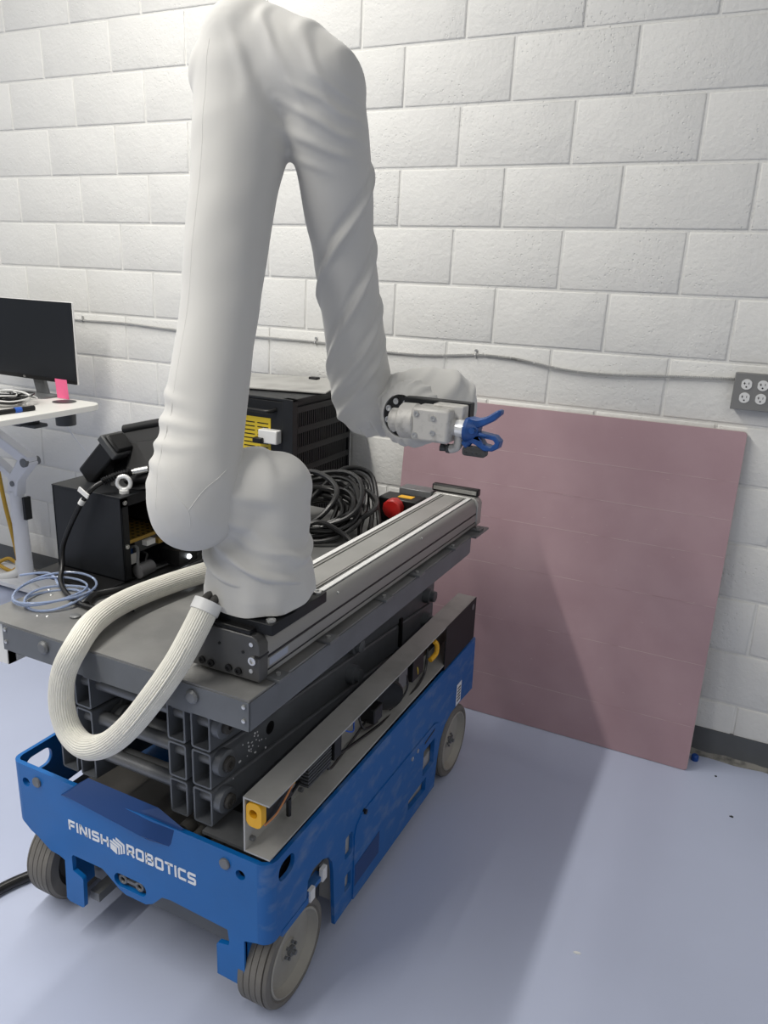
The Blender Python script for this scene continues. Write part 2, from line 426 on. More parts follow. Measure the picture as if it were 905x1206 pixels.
# front plate
front = [(-0.585, 0.470), (0.135, 0.468), (0.135, 0.256), (0.098, 0.245), (0.098, 0.118), (0.088, 0.112), (0.021, 0.114), (0.021, 0.200), (0.026, 0.206), (0.055, 0.212), (0.057, 0.222), (0.053, 0.255), (-0.11, 0.262), (-0.135, 0.258), (-0.165, 0.226), (-0.187, 0.214), (-0.25, 0.214), (-0.27, 0.222), (-0.310, 0.252), (-0.323, 0.260), (-0.42, 0.259), (-0.425, 0.252), (-0.425, 0.210), (-0.396, 0.200), (-0.392, 0.194), (-0.396, 0.110), (-0.402, 0.105), (-0.448, 0.105), (-0.457, 0.112), (-0.451, 0.231), (-0.47, 0.238), (-0.50, 0.240), (-0.541, 0.266), (-0.565, 0.276), (-0.585, 0.292)]
slot = rrect(-0.284, -0.184, 0.232, 0.270, 0.0185, 6)
h1 = arc(-0.563, 0.421, 0.0125, 0, 337.5, 15); h2 = arc(0.091, 0.421, 0.0125, 0, 337.5, 15)
fp = MB().prism([front, slot, h1, h2], fy(YF), fy(YF+0.012))
ch = part('chassis', fp, M_BLUE, lift, label='bright blue steel front plate with wheel lugs', bevel=0.0015)
# recessed dark body of the slot
part('slot_recess', MB().box(-0.29, -0.18, YF+0.012, YF+0.02, 0.225, 0.278), M_RUBD, ch)
sl2 = MB().torus((-0.262, YF+0.008, 0.25), (0, 1, 0), 0.010, 0.004).torus((-0.21, YF+0.008, 0.25), (0, 1, 0), 0.010, 0.004).box(-0.25, -0.222, YF+0.006, YF+0.013, 0.246, 0.254)
part('tow_eye', sl2, M_GREY2, ch)
for x0, x1, z0 in ((-0.457, -0.396, 0.106), (0.021, 0.098, 0.112)):
    part('lug_return', MB().box(x1-0.010 if x0 > -0.1 else x0, x1 if x0 > -0.1 else x0+0.010, YF+0.006, YF+0.085, z0+0.01, 0.25), M_BLUE, ch)
# rounded vertical corners
for sx, cx in ((1, 0.135), (-1, -0.585)):
    R = 0.030 if sx > 0 else 0.028
    mb = MB(); vs = []; n = 8
    for i in range(n+1):
        a = math.radians(90*i/n)
        for rr in (R, R-0.011):
            for z in ((0.256 if sx > 0 else 0.292)+0.02*(i/n)*(sx < 0), 0.468 if sx > 0 else 0.470):
                vs.append((cx+sx*rr*math.sin(a), YF+R-rr*math.cos(a), z))
    fs = []
    for i in range(n):
        a, b = 4*i, 4*i+4
        fs += [(a, b, b+1, a+1), (a+2, a+3, b+3, b+2), (a+1, b+1, b+3, a+3), (a, a+2, b+2, b)]
    mb.add(vs, fs, True)
    part('corner', mb, M_BLUE if sx < 0 else M_BLUES, ch)
for x in (-0.522, 0.051):
    part('plug_bolt', MB().rings([((x, YF, 0.4355), 0.0135), ((x, YF-0.004, 0.4355), 0.0135), ((x, YF-0.006, 0.4355), 0.011)], 20), M_GREY2, ch)
# hood over the front plate
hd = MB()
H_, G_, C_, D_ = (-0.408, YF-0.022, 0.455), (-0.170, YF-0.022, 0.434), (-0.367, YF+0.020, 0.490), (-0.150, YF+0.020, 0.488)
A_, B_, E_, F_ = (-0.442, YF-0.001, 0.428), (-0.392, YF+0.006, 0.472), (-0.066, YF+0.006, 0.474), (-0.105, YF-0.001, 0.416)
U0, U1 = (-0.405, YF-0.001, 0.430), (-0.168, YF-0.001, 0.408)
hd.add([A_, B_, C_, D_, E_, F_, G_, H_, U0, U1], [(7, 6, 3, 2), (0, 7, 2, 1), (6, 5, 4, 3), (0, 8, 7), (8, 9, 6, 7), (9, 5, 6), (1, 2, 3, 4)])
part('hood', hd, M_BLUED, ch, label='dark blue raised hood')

# right side plate
side = [(-1.685, 0.466), (-0.43, 0.456), (-0.422, 0.25), (-0.575, 0.262), (-0.63, 0.262), (-0.685, 0.245), (-0.722, 0.205), (-0.742, 0.13), (-0.752, 0.046), (-1.318, 0.056), (-1.327, 0.064), (-1.42, 0.062), (-1.434, 0.24), (-1.441, 0.275), (-1.46, 0.303), (-1.49, 0.320), (-1.53, 0.325), (-1.555, 0.31), (-1.562, 0.262), (-1.685, 0.256)]
holes = [rrect(-1.373, -1.335, 0.225, 0.292, 0.006, 3), rrect(-1.37, -1.337, 0.12, 0.172, 0.006, 3), rrect(-0.872, -0.782, 0.16, 0.252, 0.004, 2), [(-0.976, 0.104), (-0.84, 0.092), (-0.838, 0.140), (-0.976, 0.140)], rrect(-1.678, -1.615, 0.396, 0.445, 0.022, 5)]
sp = MB().prism([side]+holes, fx(XR-0.010), fx(XR))
part('side_plate', sp, M_BLUES, lift, label='scuffed blue right side plate')
# inner dark box behind the cut-outs
part('inner_frame', MB().box(0.06, 0.085, -1.40, -0.76, 0.07, 0.44), M_GREY, lift)
part('tray_channel', MB().box(0.10, XR-0.012, -0.90, -0.76, 0.12, 0.20), M_GALV, lift)
part('pothole_bar', MB().box(0.10, XR-0.012, -1.0, -0.83, 0.075, 0.115), M_GALV, lift)
part('bracket', MB().box(0.10, XR-0.011, -1.39, -1.32, 0.10, 0.31), M_GALV, lift)
# door panel on the side with its hook slot
door = [(-1.327, 0.066), (-0.765, 0.055), (-0.758, 0.13), (-0.752, 0.29), (-0.785, 0.305), (-1.255, 0.315), (-1.29, 0.312), (-1.318, 0.295), (-1.327, 0.27)]
dh = [rrect(-0.872, -0.782, 0.16, 0.252, 0.004, 2), [(-0.976, 0.104), (-0.84, 0.092), (-0.838, 0.140), (-0.976, 0.140)]]
dp = part('side_door', MB().prism([door]+dh, fx(XR), fx(XR+0.0035)), M_BLUES, lift)
part('hook_slot', MB().prism([[(-0.868, 0.275), (-0.79, 0.283), (-0.788, 0.290), (-0.868, 0.283)]], fx(XR+0.0036), fx(XR+0.0042)), M_BLACK, dp)
part('clean_patch', MB().prism([[(-1.322, 0.105), (-1.178, 0.105), (-1.178, 0.178), (-1.322, 0.172)]], fx(XR+0.0034), fx(XR+0.0042)), M_BLUED, dp, label='clean darker blue patch')
part('latch_knob', MB().cyl((XR, -1.275, 0.310), (XR+0.009, -1.275, 0.310), 0.007, n=12), M_BLACK, dp)
for y, z in ((-0.965, 0.283), (-0.925, 0.287)):
    part('screw', MB().cyl((XR+0.003, y, z), (XR+0.006, y, z), 0.007, n=12), M_CHROME, dp)
part('serial_sticker', MB().prism([[(-0.592, 0.265), (-0.548, 0.265), (-0.548, 0.345), (-0.592, 0.345)]], fx(XR+0.0002), fx(XR+0.001)), M_WPRINT, lift, label='white printed serial sticker')
pr = MB()
for k in range(5): pr.box(XR+0.0009, XR+0.0014, -0.585, -0.555, 0.277+0.012*k, 0.283+0.012*k)
part('sticker_print', pr, M_DARKGREY, lift)
# steps of grey sheet in the front wheel arch
st = MB().box(XR-0.05, XR+0.002, -1.665, -1.555, 0.245, 0.262).box(XR-0.05, XR+0.001, -1.555, -1.485, 0.262, 0.275)
part('arch_step', st, M_BLUES, lift)
part('arch_bumper', MB().box(XR-0.004, XR+0.006, -1.552, -1.532, 0.245, 0.278), M_WHITE, lift)
part('arch_bumper', MB().box(XR-0.004, XR+0.006, -1.497, -1.477, 0.260, 0.296), M_WHITE, lift)
part('arch_gusset', MB().box(XR-0.07, XR-0.011, -1.60, -1.44, 0.30, 0.33), M_GREY, lift)
# left side plate (its inside shows over the front corner), rear and floor of the chassis
ls = [(-1.687, 0.470), (-0.43, 0.458), (-0.43, 0.26), (-0.6, 0.26), (-0.72, 0.20), (-0.75, 0.05), (-1.42, 0.06), (-1.44, 0.28), (-1.50, 0.315), (-1.687, 0.305)]
part('side_plate', MB().prism([ls, rrect(-1.682, -1.60, 0.398, 0.448, 0.022, 5)], fx(XL), fx(XL+0.010)), M_BLUE, lift)
part('rear_plate', MB().box(XL+0.01, XR-0.01, YB-0.01, YB, 0.25, 0.455), M_BLUE, lift)
part('chassis_floor', MB().box(XL+0.012, XR-0.012, -1.40, YB-0.012, 0.24, 0.26).box(-0.60, 0.15, -1.69, -1.40, 0.285, 0.30), M_RUBD, lift)
part('front_axle', MB().box(-0.50, 0.08, -1.62, -1.56, 0.10, 0.17), M_GREY, lift)
part('steering_motor', MB().cyl((-0.42, -1.60, 0.19), (-0.30, -1.60, 0.19), 0.035), M_GREY2, lift)
part('tie_rod', MB().box(-0.40, -0.37, -1.69, -1.45, 0.115, 0.14), M_GREY2, lift)
part('hydraulic_block', MB().box(-0.06, 0.10, -1.66, -1.50, 0.33, 0.43).cyl((-0.03, -1.68, 0.42), (0.06, -1.60, 0.43), 0.012), M_RUBD, lift)
part('cross_plate', MB().box(-0.45, -0.10, -1.50, -1.30, 0.40, 0.408), M_BLUE, lift)
part('rubber_stop', MB().cyl((-0.085, -1.69, 0.445), (-0.085, -1.66, 0.445), 0.018).cyl((-0.05, -1.69, 0.44), (-0.05, -1.66, 0.44), 0.014), M_RUBD, lift)
part('ladder_bracket', MB().box(-0.03, 0.10, -1.69, -1.60, 0.462, 0.470), M_GREY2, lift)
part('limit_switch', MB().box(-0.096, -0.06, YF+0.02, YF+0.05, 0.235, 0.262), M_BLACK, lift)

# lettering on the front plate
G = {
 'F': (0.78, [[(0.1, 0), (0.1, .9), (.78, .9)], [(.1, .47), (.70, .47)]]),
 'I': (0.20, [[(.1, 0), (.1, 1)]]),
 'N': (0.92, [[(.1, 0), (.1, 1)], [(.12, .98), (.80, .02)], [(.82, 0), (.82, 1)]]),
 'S': (0.86, [[(.84, .9), (.16, .9), (.1, .84), (.1, .56), (.16, .5), (.70, .5), (.76, .44), (.76, .16), (.70, .1), (.02, .1)]]),
 'H': (0.90, [[(.1, 0), (.1, 1)], [(.8, 0), (.8, 1)], [(.1, .5), (.8, .5)]]),
 'R': (0.86, [[(.1, 0), (.1, .9), (.70, .9), (.76, .84), (.76, .46), (.70, .40), (.1, .40)], [(.45, .40), (.80, 0)]]),
 'O': (0.90, [[(.16, .9), (.74, .9), (.80, .84), (.80, .16), (.74, .1), (.16, .1), (.1, .16), (.1, .84), (.16, .9)]]),
 'B': (0.88, [[(.1, 0), (.1, 1)], [(.1, .9), (.68, .9), (.74, .84), (.74, .56), (.68, .5)], [(.1, .5), (.72, .5), (.78, .44), (.78, .16), (.72, .1), (.1, .1)]]),
 'T': (0.84, [[(0, .9), (.84, .9)], [(.42, 0), (.42, .9)]]),
 'C': (0.82, [[(.82, .9), (.16, .9), (.1, .84), (.1, .16), (.16, .1), (.82, .1)]]),
}
def stroke(mb, pl, th, f0, f1):
    n = len(pl); P = [Vector(p) for p in pl]; Lf = []; Rt = []
    closed = (P[0]-P[-1]).length < 1e-6
    for i in range(n):
        if closed:
            a = P[i-1] if i > 0 else P[-2]; b = P[i+1] if i < n-1 else P[1]
        else:
            a = P[i-1] if i > 0 else None; b = P[i+1] if i < n-1 else None
        d1 = (P[i]-a).normalized() if a is not None else None
        d2 = (b-P[i]).normalized() if b is not None else None
        if d1 is None: d1 = d2
        if d2 is None: d2 = d1
        n1 = Vector((-d1.y, d1.x)); n2 = Vector((-d2.y, d2.x))
        mm = (n1+n2).normalized(); k = min(1/max(mm.dot(n1), 0.35), 2.0)
        Lf.append(P[i]+mm*th*k/2); Rt.append(P[i]-mm*th*k/2)
    for i in range(n-1):
        q = [Lf[i], Lf[i+1], Rt[i+1], Rt[i]]
        mb.add([f0(p.x, p.y) for p in q]+[f1(p.x, p.y) for p in q], [(0, 1, 2, 3), (7, 6, 5, 4), (0, 4, 5, 1), (2, 6, 7, 3), (1, 5, 6, 2), (0, 3, 7, 4)])
def word(mb, txt, x0, x1, z0, z1, gap=0.17, th=0.2):
    tot = sum(G[c][0] for c in txt)+gap*(len(txt)-1)
    sx = (x1-x0)/tot; cur = 0
    for c in txt:
        wd, ls_ = G[c]
        for pl in ls_:
            f0 = lambda a, b, cur=cur: (x0+(a+cur)*sx, YF-0.0012, z0+b*(z1-z0))
            f1 = lambda a, b, cur=cur: (x0+(a+cur)*sx, YF+0.001, z0+b*(z1-z0))
            stroke(mb, pl, th, f0, f1)
        cur += wd+gap
tx = MB(); word(tx, 'FINISH', -0.424, -0.293, 0.336, 0.364)
part('lettering', tx.mesh('lettering', False), M_WPRINT, ch, label='white lettering reading FINISH')
tx = MB(); word(tx, 'ROBOTICS', -0.236, -0.031, 0.338, 0.369)
part('lettering', tx.mesh('lettering', False), M_WPRINT, ch, label='white lettering reading ROBOTICS')
lg = MB()
cxl, czl = -0.265, 0.350
def poly(pl): lg.prism([[(cxl+a*0.024, czl+b*0.024) for a, b in pl]], fy(YF-0.0012), fy(YF+0.001))
poly([(-0.95, 0.05), (-0.10, -0.25), (-0.10, -1.0), (-0.95, -0.62)])
poly([(-0.95, 0.42), (-0.95, 0.20), (0.08, -0.18), (0.08, -0.95), (0.28, -0.85), (0.28, -0.02), (0.16, 0.06)][::-1])
poly([(-0.55, 0.70), (-0.55, 0.46), (0.42, 0.08), (0.42, -0.78), (0.62, -0.66), (0.62, 0.22), (0.5, 0.3)][::-1])
poly([(-0.15, 0.98), (-0.15, 0.74), (0.76, 0.36), (0.76, -0.6), (0.95, -0.48), (0.95, 0.46), (0.85, 0.55)][::-1])
part('emblem', lg.mesh('emblem', False), M_WPRINT, ch, label='white folded-panel emblem between the words')

# wheels
def wheel(cx, cy, r, wd, side, steer=0.0, name='wheel'):
    Mx = Matrix.Translation((cx, cy, r)) @ Matrix.Rotation(steer, 4, 'Z')
    a = lambda x: Mx @ Vector((x*side, 0, 0))
    tr = MB(); prof = [(-wd, r*0.72), (-wd, r*0.93), (-wd+0.008, r*0.985)]
    k = 4; x = -wd+0.008
    seg = (wd-0.020)/k
    for i in range(k):
        prof += [(x, r), (x+seg-0.002, r), (x+seg-0.0015, r-0.0045), (x+seg-0.0003, r-0.0045)]; x += seg
    prof += [(-0.010, r*0.995), (-0.003, r*0.965), (0.0, r*0.90), (0.0, r*0.86), (-0.003, r*0.835), (-0.003, r*0.80)]
    tr.rings([(a(p), q) for p, q in prof], 64, False)
    wo = part(name, tr, M_RUB, lift, label='worn grey ribbed solid rubber tyre')
    dsc = MB().rings([(a(-0.002), r*0.815), (a(0.0), r*0.80), (a(0.0), r*0.775), (a(-0.010), r*0.755), (a(-0.022), r*0.70), (a(-0.026), r*0.45), (a(-0.024), r*0.22), (a(-0.018), r*0.2), (a(-0.018), r*0.0005)], 48, False)
    hb = part('wheel_disc', dsc, M_HUB, wo)
    bk = MB().rings([(a(-wd), r*0.73), (a(-wd+0.015), r*0.6), (a(-wd+0.015), 0.001)], 32, False)
    part('inner_disc', bk, M_RUBD, wo)
    nut = MB().cyl(a(-0.018), a(-0.008), 0.013, n=6).cyl(a(-0.008), a(0.0), 0.006, n=10)
    for q in range(6):
        c_ = math.radians(60*q+10)
        nut.cyl(Mx @ Vector((-0.019*side, 0.021*math.cos(c_), 0.021*math.sin(c_))), Mx @ Vector((-0.012*side, 0.021*math.cos(c_), 0.021*math.sin(c_))), 0.004, n=8)
    part('hub_nut', nut, M_GREY2, wo)
wheel(0.157, -1.592, 0.127, 0.085, 1)
wheel(0.168, -0.588, 0.127, 0.085, 1)
wheel(-0.612, -1.585, 0.127, 0.085, -1)
wheel(-0.618, -0.588, 0.127, 0.085, -1)

# scissor arms: rows of hollow box tubes
TL = math.tan(0.092)
def tube_arm(x0, x1, zb, zt, y0, y1, slope):
    out = rrect(x0, x1, zb, zt, 0.006, 3); inn = rrect(x0+0.0045, x1-0.0045, zb+0.0045, zt-0.0045, 0.004, 3)
    def f(y): return lambda a, b: (a, y, b-(y-y0)*slope)
    return MB().prism([out, inn], f(y0), f(y1))
rows = [(0.671, 0.760), (0.576, 0.666), (0.480, 0.570)]
cols = [(-0.060, -0.008, TL), (-0.126, -0.076, TL), (-0.404, -0.354, TL), (-0.466, -0.414, TL)]
for zb, zt in rows:
    for (x0, x1, s) in cols:
        part('scissor_arm', tube_arm(x0, x1, zb, zt, -1.68, -0.42, s), M_GREY, lift)
    zc = (zb+zt)/2+0.012
    # front cross pin seen through the tubes, with its end collar
    part('pivot_pin', MB().cyl((-0.47, -1.648, zc), (0.012, -1.648, zc), 0.0165, n=18), M_GREY2, lift)
    col = MB().rings([((-0.008, -1.648, zc), 0.030), ((0.010, -1.648, zc), 0.030), ((0.012, -1.648, zc), 0.027), ((0.012, -1.648, zc), 0.018), ((0.004, -1.648, zc), 0.018)], 24, False)
    cr = part('pin_collar', col, M_GREY, lift)
    part('cap_screw', MB().rings([((0.004, -1.648, zc), 0.0175), ((0.020, -1.648, zc), 0.0175), ((0.022, -1.648, zc), 0.015), ((0.022, -1.648, zc), 0.007), ((0.014, -1.648, zc), 0.006)], 16), M_RUBD, cr)
    # middle and rear pivots
    for y in (-1.05, -0.50):
        zz = (zb+zt)/2-(y+1.68)*TL
        part('pin_collar', MB().rings([((-0.008, y, zz), 0.028), ((0.014, y, zz), 0.028), ((0.016, y, zz), 0.019), ((0.030, y, zz), 0.019), ((0.031, y, zz), 0.014)], 20), M_GREY, lift)
for zc, r in ((0.715, 0.020), (0.617, 0.022), (0.505, 0.020)):
    y = -1.60
    part('cross_tube', MB().cyl((-0.354, y, zc), (-0.126, y, zc), r, n=20), M_GREY2, lift)
for x in (-0.345, -0.152):
    part('cross_tube_collar', MB().rings([((x-0.02, -1.60, 0.617), 0.030), ((x+0.02, -1.60, 0.617), 0.030)], 22), M_GREY2, lift)
    part('lifting_lug', MB().prism([[(-1.632, 0.600), (-1.60, 0.585), (-1.572, 0.60), (-1.50, 0.70), (-1.52, 0.715), (-1.60, 0.650), (-1.63, 0.640)]], fx(x-0.004), fx(x+0.004)), M_GREY2, lift)
hl = MB()
for y, z in ((-1.455, 0.609),): hl.rings([((-0.0082, y, z), 0.017), ((-0.0076, y, z), 0.017)], 18)
part('drain_hole', hl, M_BLACK, lift)
ds = MB()
for i in range(26):
    y = -1.46-abs(random.gauss(0.06, 0.03)); z = 0.60+random.gauss(0, 0.022); ds.cyl((-0.008, y, z), (-0.0072, y, z), random.uniform(0.0012, 0.003), n=6)
part('paint_specks', ds, M_WPRINT, lift, kind='stuff')
part('cable_clip', MB().box(-0.009, 0.0, -0.715, -0.700, 0.50, 0.60), M_BLACK, lift)
part('platform_wear_pad', MB().box(-0.075, 0.015, -0.55, -0.48, 0.665, 0.74), M_GREY, lift)

# platform deck (slightly tilted)
def pfb(mb):
    mb.v = [tuple(PF @ Vector(v)) for v in mb.v]; return mb
DL = -0.735
plat = part('platform', pfb(MB().box(DL, 0.0, -0.002, 1.195, -0.006, 0.0)), M_DECK, lift, label='worn grey steel deck plate')
part('front_fascia', pfb(MB().box(-0.655, 0.0, -0.004, 0.004, -0.064, -0.0045)), M_GREY, plat)
sf = [(0.0, -0.0045), (1.19, -0.0045), (1.19, -0.055), (1.17, -0.058), (0.0, -0.064)]
part('side_fascia', pfb(MB().prism([sf], lambda a, b: (-0.004, a, b), lambda a, b: (0.002, a, b))), M_GREY, plat)
part('side_fascia', pfb(MB().prism([sf], lambda a, b: (-0.655, a, b), lambda a, b: (-0.649, a, b))), M_GREY, plat)
part('rear_fascia', pfb(MB().box(-0.655, 0, 1.186, 1.194, -0.055, -0.0045)), M_GREY, plat)
for x in (-0.18, -0.42):
    part('deck_rib', pfb(MB().box(x-0.025, x+0.025, 0.02, 1.18, -0.085, -0.006)), M_GREY, plat)
part('rear_flange', pfb(MB().box(-0.20, 0.018, 1.19, 1.315, -0.006, 0.0)), M_GREY2, plat)
for x, h in ((-0.528, -0.027), (-0.130, -0.027)):
    part('carriage_bolt', pfb(MB().rings([((x, -0.004, h), 0.0145), ((x, -0.008, h), 0.0145), ((x, -0.012, h), 0.010), ((x, -0.0125, h), 0.001)], 22)), M_GREY2, plat)
for h in (-0.014, -0.043):
    part('screw', pfb(MB().rings([((-0.010, -0.004, h), 0.0045), ((-0.010, -0.007, h), 0.0045), ((-0.010, -0.008, h), 0.003)], 12)), M_CHROME, plat)
    part('screw', pfb(MB().rings([((-0.645, -0.004, h), 0.0045), ((-0.645, -0.007, h), 0.0045), ((-0.645, -0.008, h), 0.003)], 12)), M_CHROME, plat)
for x, y in ((-0.23, 0.03), (-0.46, 0.05), (-0.70, 0.10), (-0.72, 0.18), (-0.69, 0.16), (-0.62, 0.06), (-0.60, 0.07)):
    part('deck_rivet', pfb(MB().sphere((x, y, 0.0), 0.004, 10, 6, (1, 1, 0.5))), M_CHROME, plat)
part('deck_button', pfb(MB().rings([((-0.545, 0.098, 0), 0.012), ((-0.545, 0.098, 0.004), 0.012), ((-0.545, 0.098, 0.006), 0.008)], 18)), M_GREY2, plat)
wp = pfb(MB().box(-0.72, -0.663, 0.01, 0.03, -0.11, -0.007).box(-0.666, -0.663, 0.01, 0.16, -0.11, -0.05))
part('white_cover', wp, M_WHITE, plat, label='off-white cover under the deck corner')

# electronics channel along the right side
tray = part('electronics_channel', MB().prism([[(0.094, 0.478), (0.160, 0.478), (0.160, 0.482), (0.098, 0.482), (0.098, 0.612), (0.160, 0.612), (0.160, 0.616), (0.094, 0.616)]], lambda a, b: (a, -1.705, b), lambda a, b: (a, -0.445, b)), M_GALV, lift, label='dusty galvanised channel open to the side')
cov = part('cover_plate', MB().box(0.158, 0.162, -0.722, -0.445, 0.462, 0.615), M_BLACKM, tray, label='black cover plate')
part('cover_hole', MB().cyl((0.1615, -0.475, 0.59), (0.1628, -0.475, 0.59), 0.011, n=16), M_GREY2, tray)
yr = rrect(-0.0, 0.0, 0, 0, 0)
ye = MB().prism([rrect(0.099, 0.138, 0.545, 0.604, 0.014, 5), arc(0.117, 0.578, 0.0105, 0, 330, 11)], lambda a, b: (a, -1.702, b), lambda a, b: (a, -1.684, b))
part('alarm_housing', ye, M_YEL, tray, label='yellow rounded housing with a black hole', bevel=0.003)
part('alarm_core', MB().box(0.100, 0.136, -1.683, -1.58, 0.55, 0.600), M_BLACK, tray)
part('alarm_end', MB().box(0.134, 0.142, -1.588, -1.578, 0.585, 0.602), M_YEL, tray)
part('yellow_wire', MB().tube([(0.138, -1.69, 0.55), (0.142, -1.65, 0.555), (0.141, -1.60, 0.578), (0.140, -1.58, 0.59)], 0.0022, 6), mat('orange_wire', (0.6, 0.25, 0.10, 1), .5), tray)
hs = MB()
for k in range(6): hs.box(0.098, 0.150, -1.535+0.0, -1.43, 0.545+0.009*k, 0.550+0.009*k)
hs.box(0.098, 0.140, -1.53, -1.435, 0.54, 0.60)
part('heat_sink', hs, M_DARKGREY, tray)
part('standoff', MB().cyl((0.13, -1.585, 0.50), (0.13, -1.585, 0.545), 0.006), M_BLACK, tray)
for y, z in ((-1.685, 0.50), (-1.655, 0.525), (-1.49, 0.495), (-1.12, 0.48), (-0.95, 0.478)):
    part('bolt', MB().cyl((0.096, y, z), (0.108, y, z), 0.006, n=8), M_GREY2, tray)
part('relay', MB().box(0.100, 0.145, -1.405, -1.370, 0.535, 0.600), M_BLACK, tray, bevel=0.002)
part('relay', MB().box(0.100, 0.140, -1.445, -1.415, 0.545, 0.605), M_BLACK, tray, bevel=0.002)
part('horn', MB().rings([((0.105, -1.065, 0.56), 0.030), ((0.118, -1.085, 0.56), 0.044), ((0.140, -1.10, 0.56), 0.046), ((0.147, -1.103, 0.56), 0.040), ((0.140, -1.10, 0.56), 0.028), ((0.142, -1.10, 0.56), 0.001)], 28, False), M_BLACK, tray, label='round black horn')
part('horn_base', MB().box(0.098, 0.145, -1.19, -1.14, 0.515, 0.560), M_BLACK, tray, bevel=0.003)
part('terminal_block', MB().box(0.098, 0.14, -1.03, -0.97, 0.53, 0.605), M_GREY2, tray)
part('contactor', MB().box(0.098, 0.145, -0.94, -0.86, 0.52, 0.605), M_BLACK, tray, bevel=0.002)
part('terminal_rail', MB().box(0.098, 0.13, -0.85, -0.74, 0.55, 0.60), M_BLACK, tray)
part('yellow_connector', MB().tube([(0.14, -0.775, 0.585), (0.145, -0.758, 0.565), (0.147, -0.765, 0.54), (0.142, -0.80, 0.53)], 0.008, 8), M_YEL, tray)
for pl, m, r in (([(0.13, -1.58, 0.548), (0.125, -1.50, 0.555), (0.128, -1.40, 0.53), (0.13, -1.25, 0.50), (0.135, -1.10, 0.48), (0.14, -0.95, 0.478), (0.14, -0.84, 0.50), (0.135, -0.81, 0.57)], M_BLACKC, 0.0042),
                 ([(0.12, -1.40, 0.57), (0.135, -1.42, 0.52), (0.13, -1.35, 0.51), (0.12, -1.2, 0.52), (0.12, -1.12, 0.55)], M_BLACKC, 0.0035),
                 ([(0.115, -1.36, 0.60), (0.135, -1.30, 0.555), (0.12, -1.26, 0.56), (0.11, -1.22, 0.61)], M_BLUEC, 0.0022),
                 ([(0.105, -1.24, 0.61), (0.12, -1.235, 0.56), (0.125, -1.21, 0.51), (0.13, -1.14, 0.495)], M_BLACKC, 0.0035),
                 ([(0.12, -1.41, 0.545), (0.14, -1.39, 0.535), (0.14, -1.37, 0.545)], M_CORD, 0.003),
                 ([(0.12, -0.95, 0.60), (0.142, -0.91, 0.56), (0.143, -0.90, 0.53)], M_LABEL, 0.0028),
                 ([(0.13, -0.99, 0.60), (0.143, -0.97, 0.53), (0.135, -1.00, 0.49), (0.13, -1.06, 0.49)], M_BLACKC, 0.003)):
    part('wire', MB().tube(pl, r, 7), m, tray)

# ------------------------------------------------------------------ linear rail on the deck
rail = thing('linear_rail', (-0.095, 0.68, 0.0), 'long silver aluminium linear rail bolted along the grey lift deck', 'rail', frame=PF)
RC = -0.095
half = [(0.0, 0.012), (0.080, 0.012), (0.080, 0.020), (0.077, 0.0215), (0.077, 0.024), (0.080, 0.0255), (0.080, 0.047), (0.076, 0.049), (0.076, 0.052), (0.0795, 0.054), (0.079, 0.066), (0.0765, 0.080), (0.071, 0.091), (0.064, 0.0975), (0.060, 0.099), (0.046, 0.099), (0.045, 0.097), (0.030, 0.0975), (0.0, 0.098)]
prof = [(RC+a, b) for a, b in half]+[(RC-a, b) for a, b in reversed(half[1:-1])]
part('extrusion', MB().prism([prof], lambda a, b: (a, 0.076, b), lambda a, b: (a, 1.275, b)), M_ALU, rail)
for s in (-1, 1):
    part('steel_band', MB().box(RC+s*0.053-0.0065, RC+s*0.053+0.0065, 0.078, 1.268, 0.0985, 0.1003), M_STEEL, rail, label='polished steel band, its bright sheen set in the colour')
part('top_cover', MB().box(RC-0.030, RC+0.030, 0.10, 1.262, 0.0965, 0.0995), M_ALUC, rail)
for s in (-1, 1):
    part('cover_lip', MB().box(RC+s*0.036-0.0018, RC+s*0.036+0.0018, 0.10, 1.262, 0.0965, 0.1005), M_ALUC, rail)
for h0, h1 in ((0.0215, 0.0240), (0.049, 0.052)):
    part('groove_shade', MB().box(RC+0.0772, RC+0.0792, 0.078, 1.272, h0-0.001, h1+0.001), M_BLACK, rail)  # black strips paint the groove shade on the rail's side
for x in (0.0446, 0.0618):
    part('gap_shade', MB().box(RC+x-0.0008, RC+x+0.0008, 0.08, 1.268, 0.0965, 0.0996), M_DARKGREY, rail)  # dark strips stand in for the shade beside the right band
capp = [(RC-0.083, 0.010), (RC+0.083, 0.010), (RC+0.083, 0.084), (RC+0.074, 0.097), (RC+0.066, 0.1015), (RC-0.066, 0.1015), (RC-0.074, 0.097), (RC-0.083, 0.084)]
fc = part('end_cap', MB().prism([capp], lambda a, b: (a, 0.048, b), lambda a, b: (a, 0.077, b)), M_CAP, rail, bevel=0.002, label='dark anodised front end cap')
for x, h in ((-0.052, 0.024), (-0.030, 0.023), (0.012, 0.024), (0.035, 0.023)):
    s_ = part('socket_screw', MB().rings([((RC+x, 0.048, h), 0.0075), ((RC+x, 0.044, h), 0.0075), ((RC+x, 0.044, h), 0.004), ((RC+x, 0.046, h), 0.004)], 14), M_BLACK, fc)
    part('screw_face', MB().rings([((RC+x, 0.0438, h), 0.0055), ((RC+x, 0.0432, h), 0.0055), ((RC+x, 0.0432, h), 0.003)], 12, False), M_CHROME, s_) if False else None
for x, h, r in ((-0.055, 0.065, .003), (-0.01, 0.07, .003), (0.045, 0.065, .003), (0.064, 0.085, .0045), (0.064, 0.03, .0045), (-0.07, 0.035, .003)):
    part('screw', MB().cyl((RC+x, 0.048, h), (RC+x, 0.0465, h), r, n=12), M_CHROME if r > .004 else M_BLACK, fc)
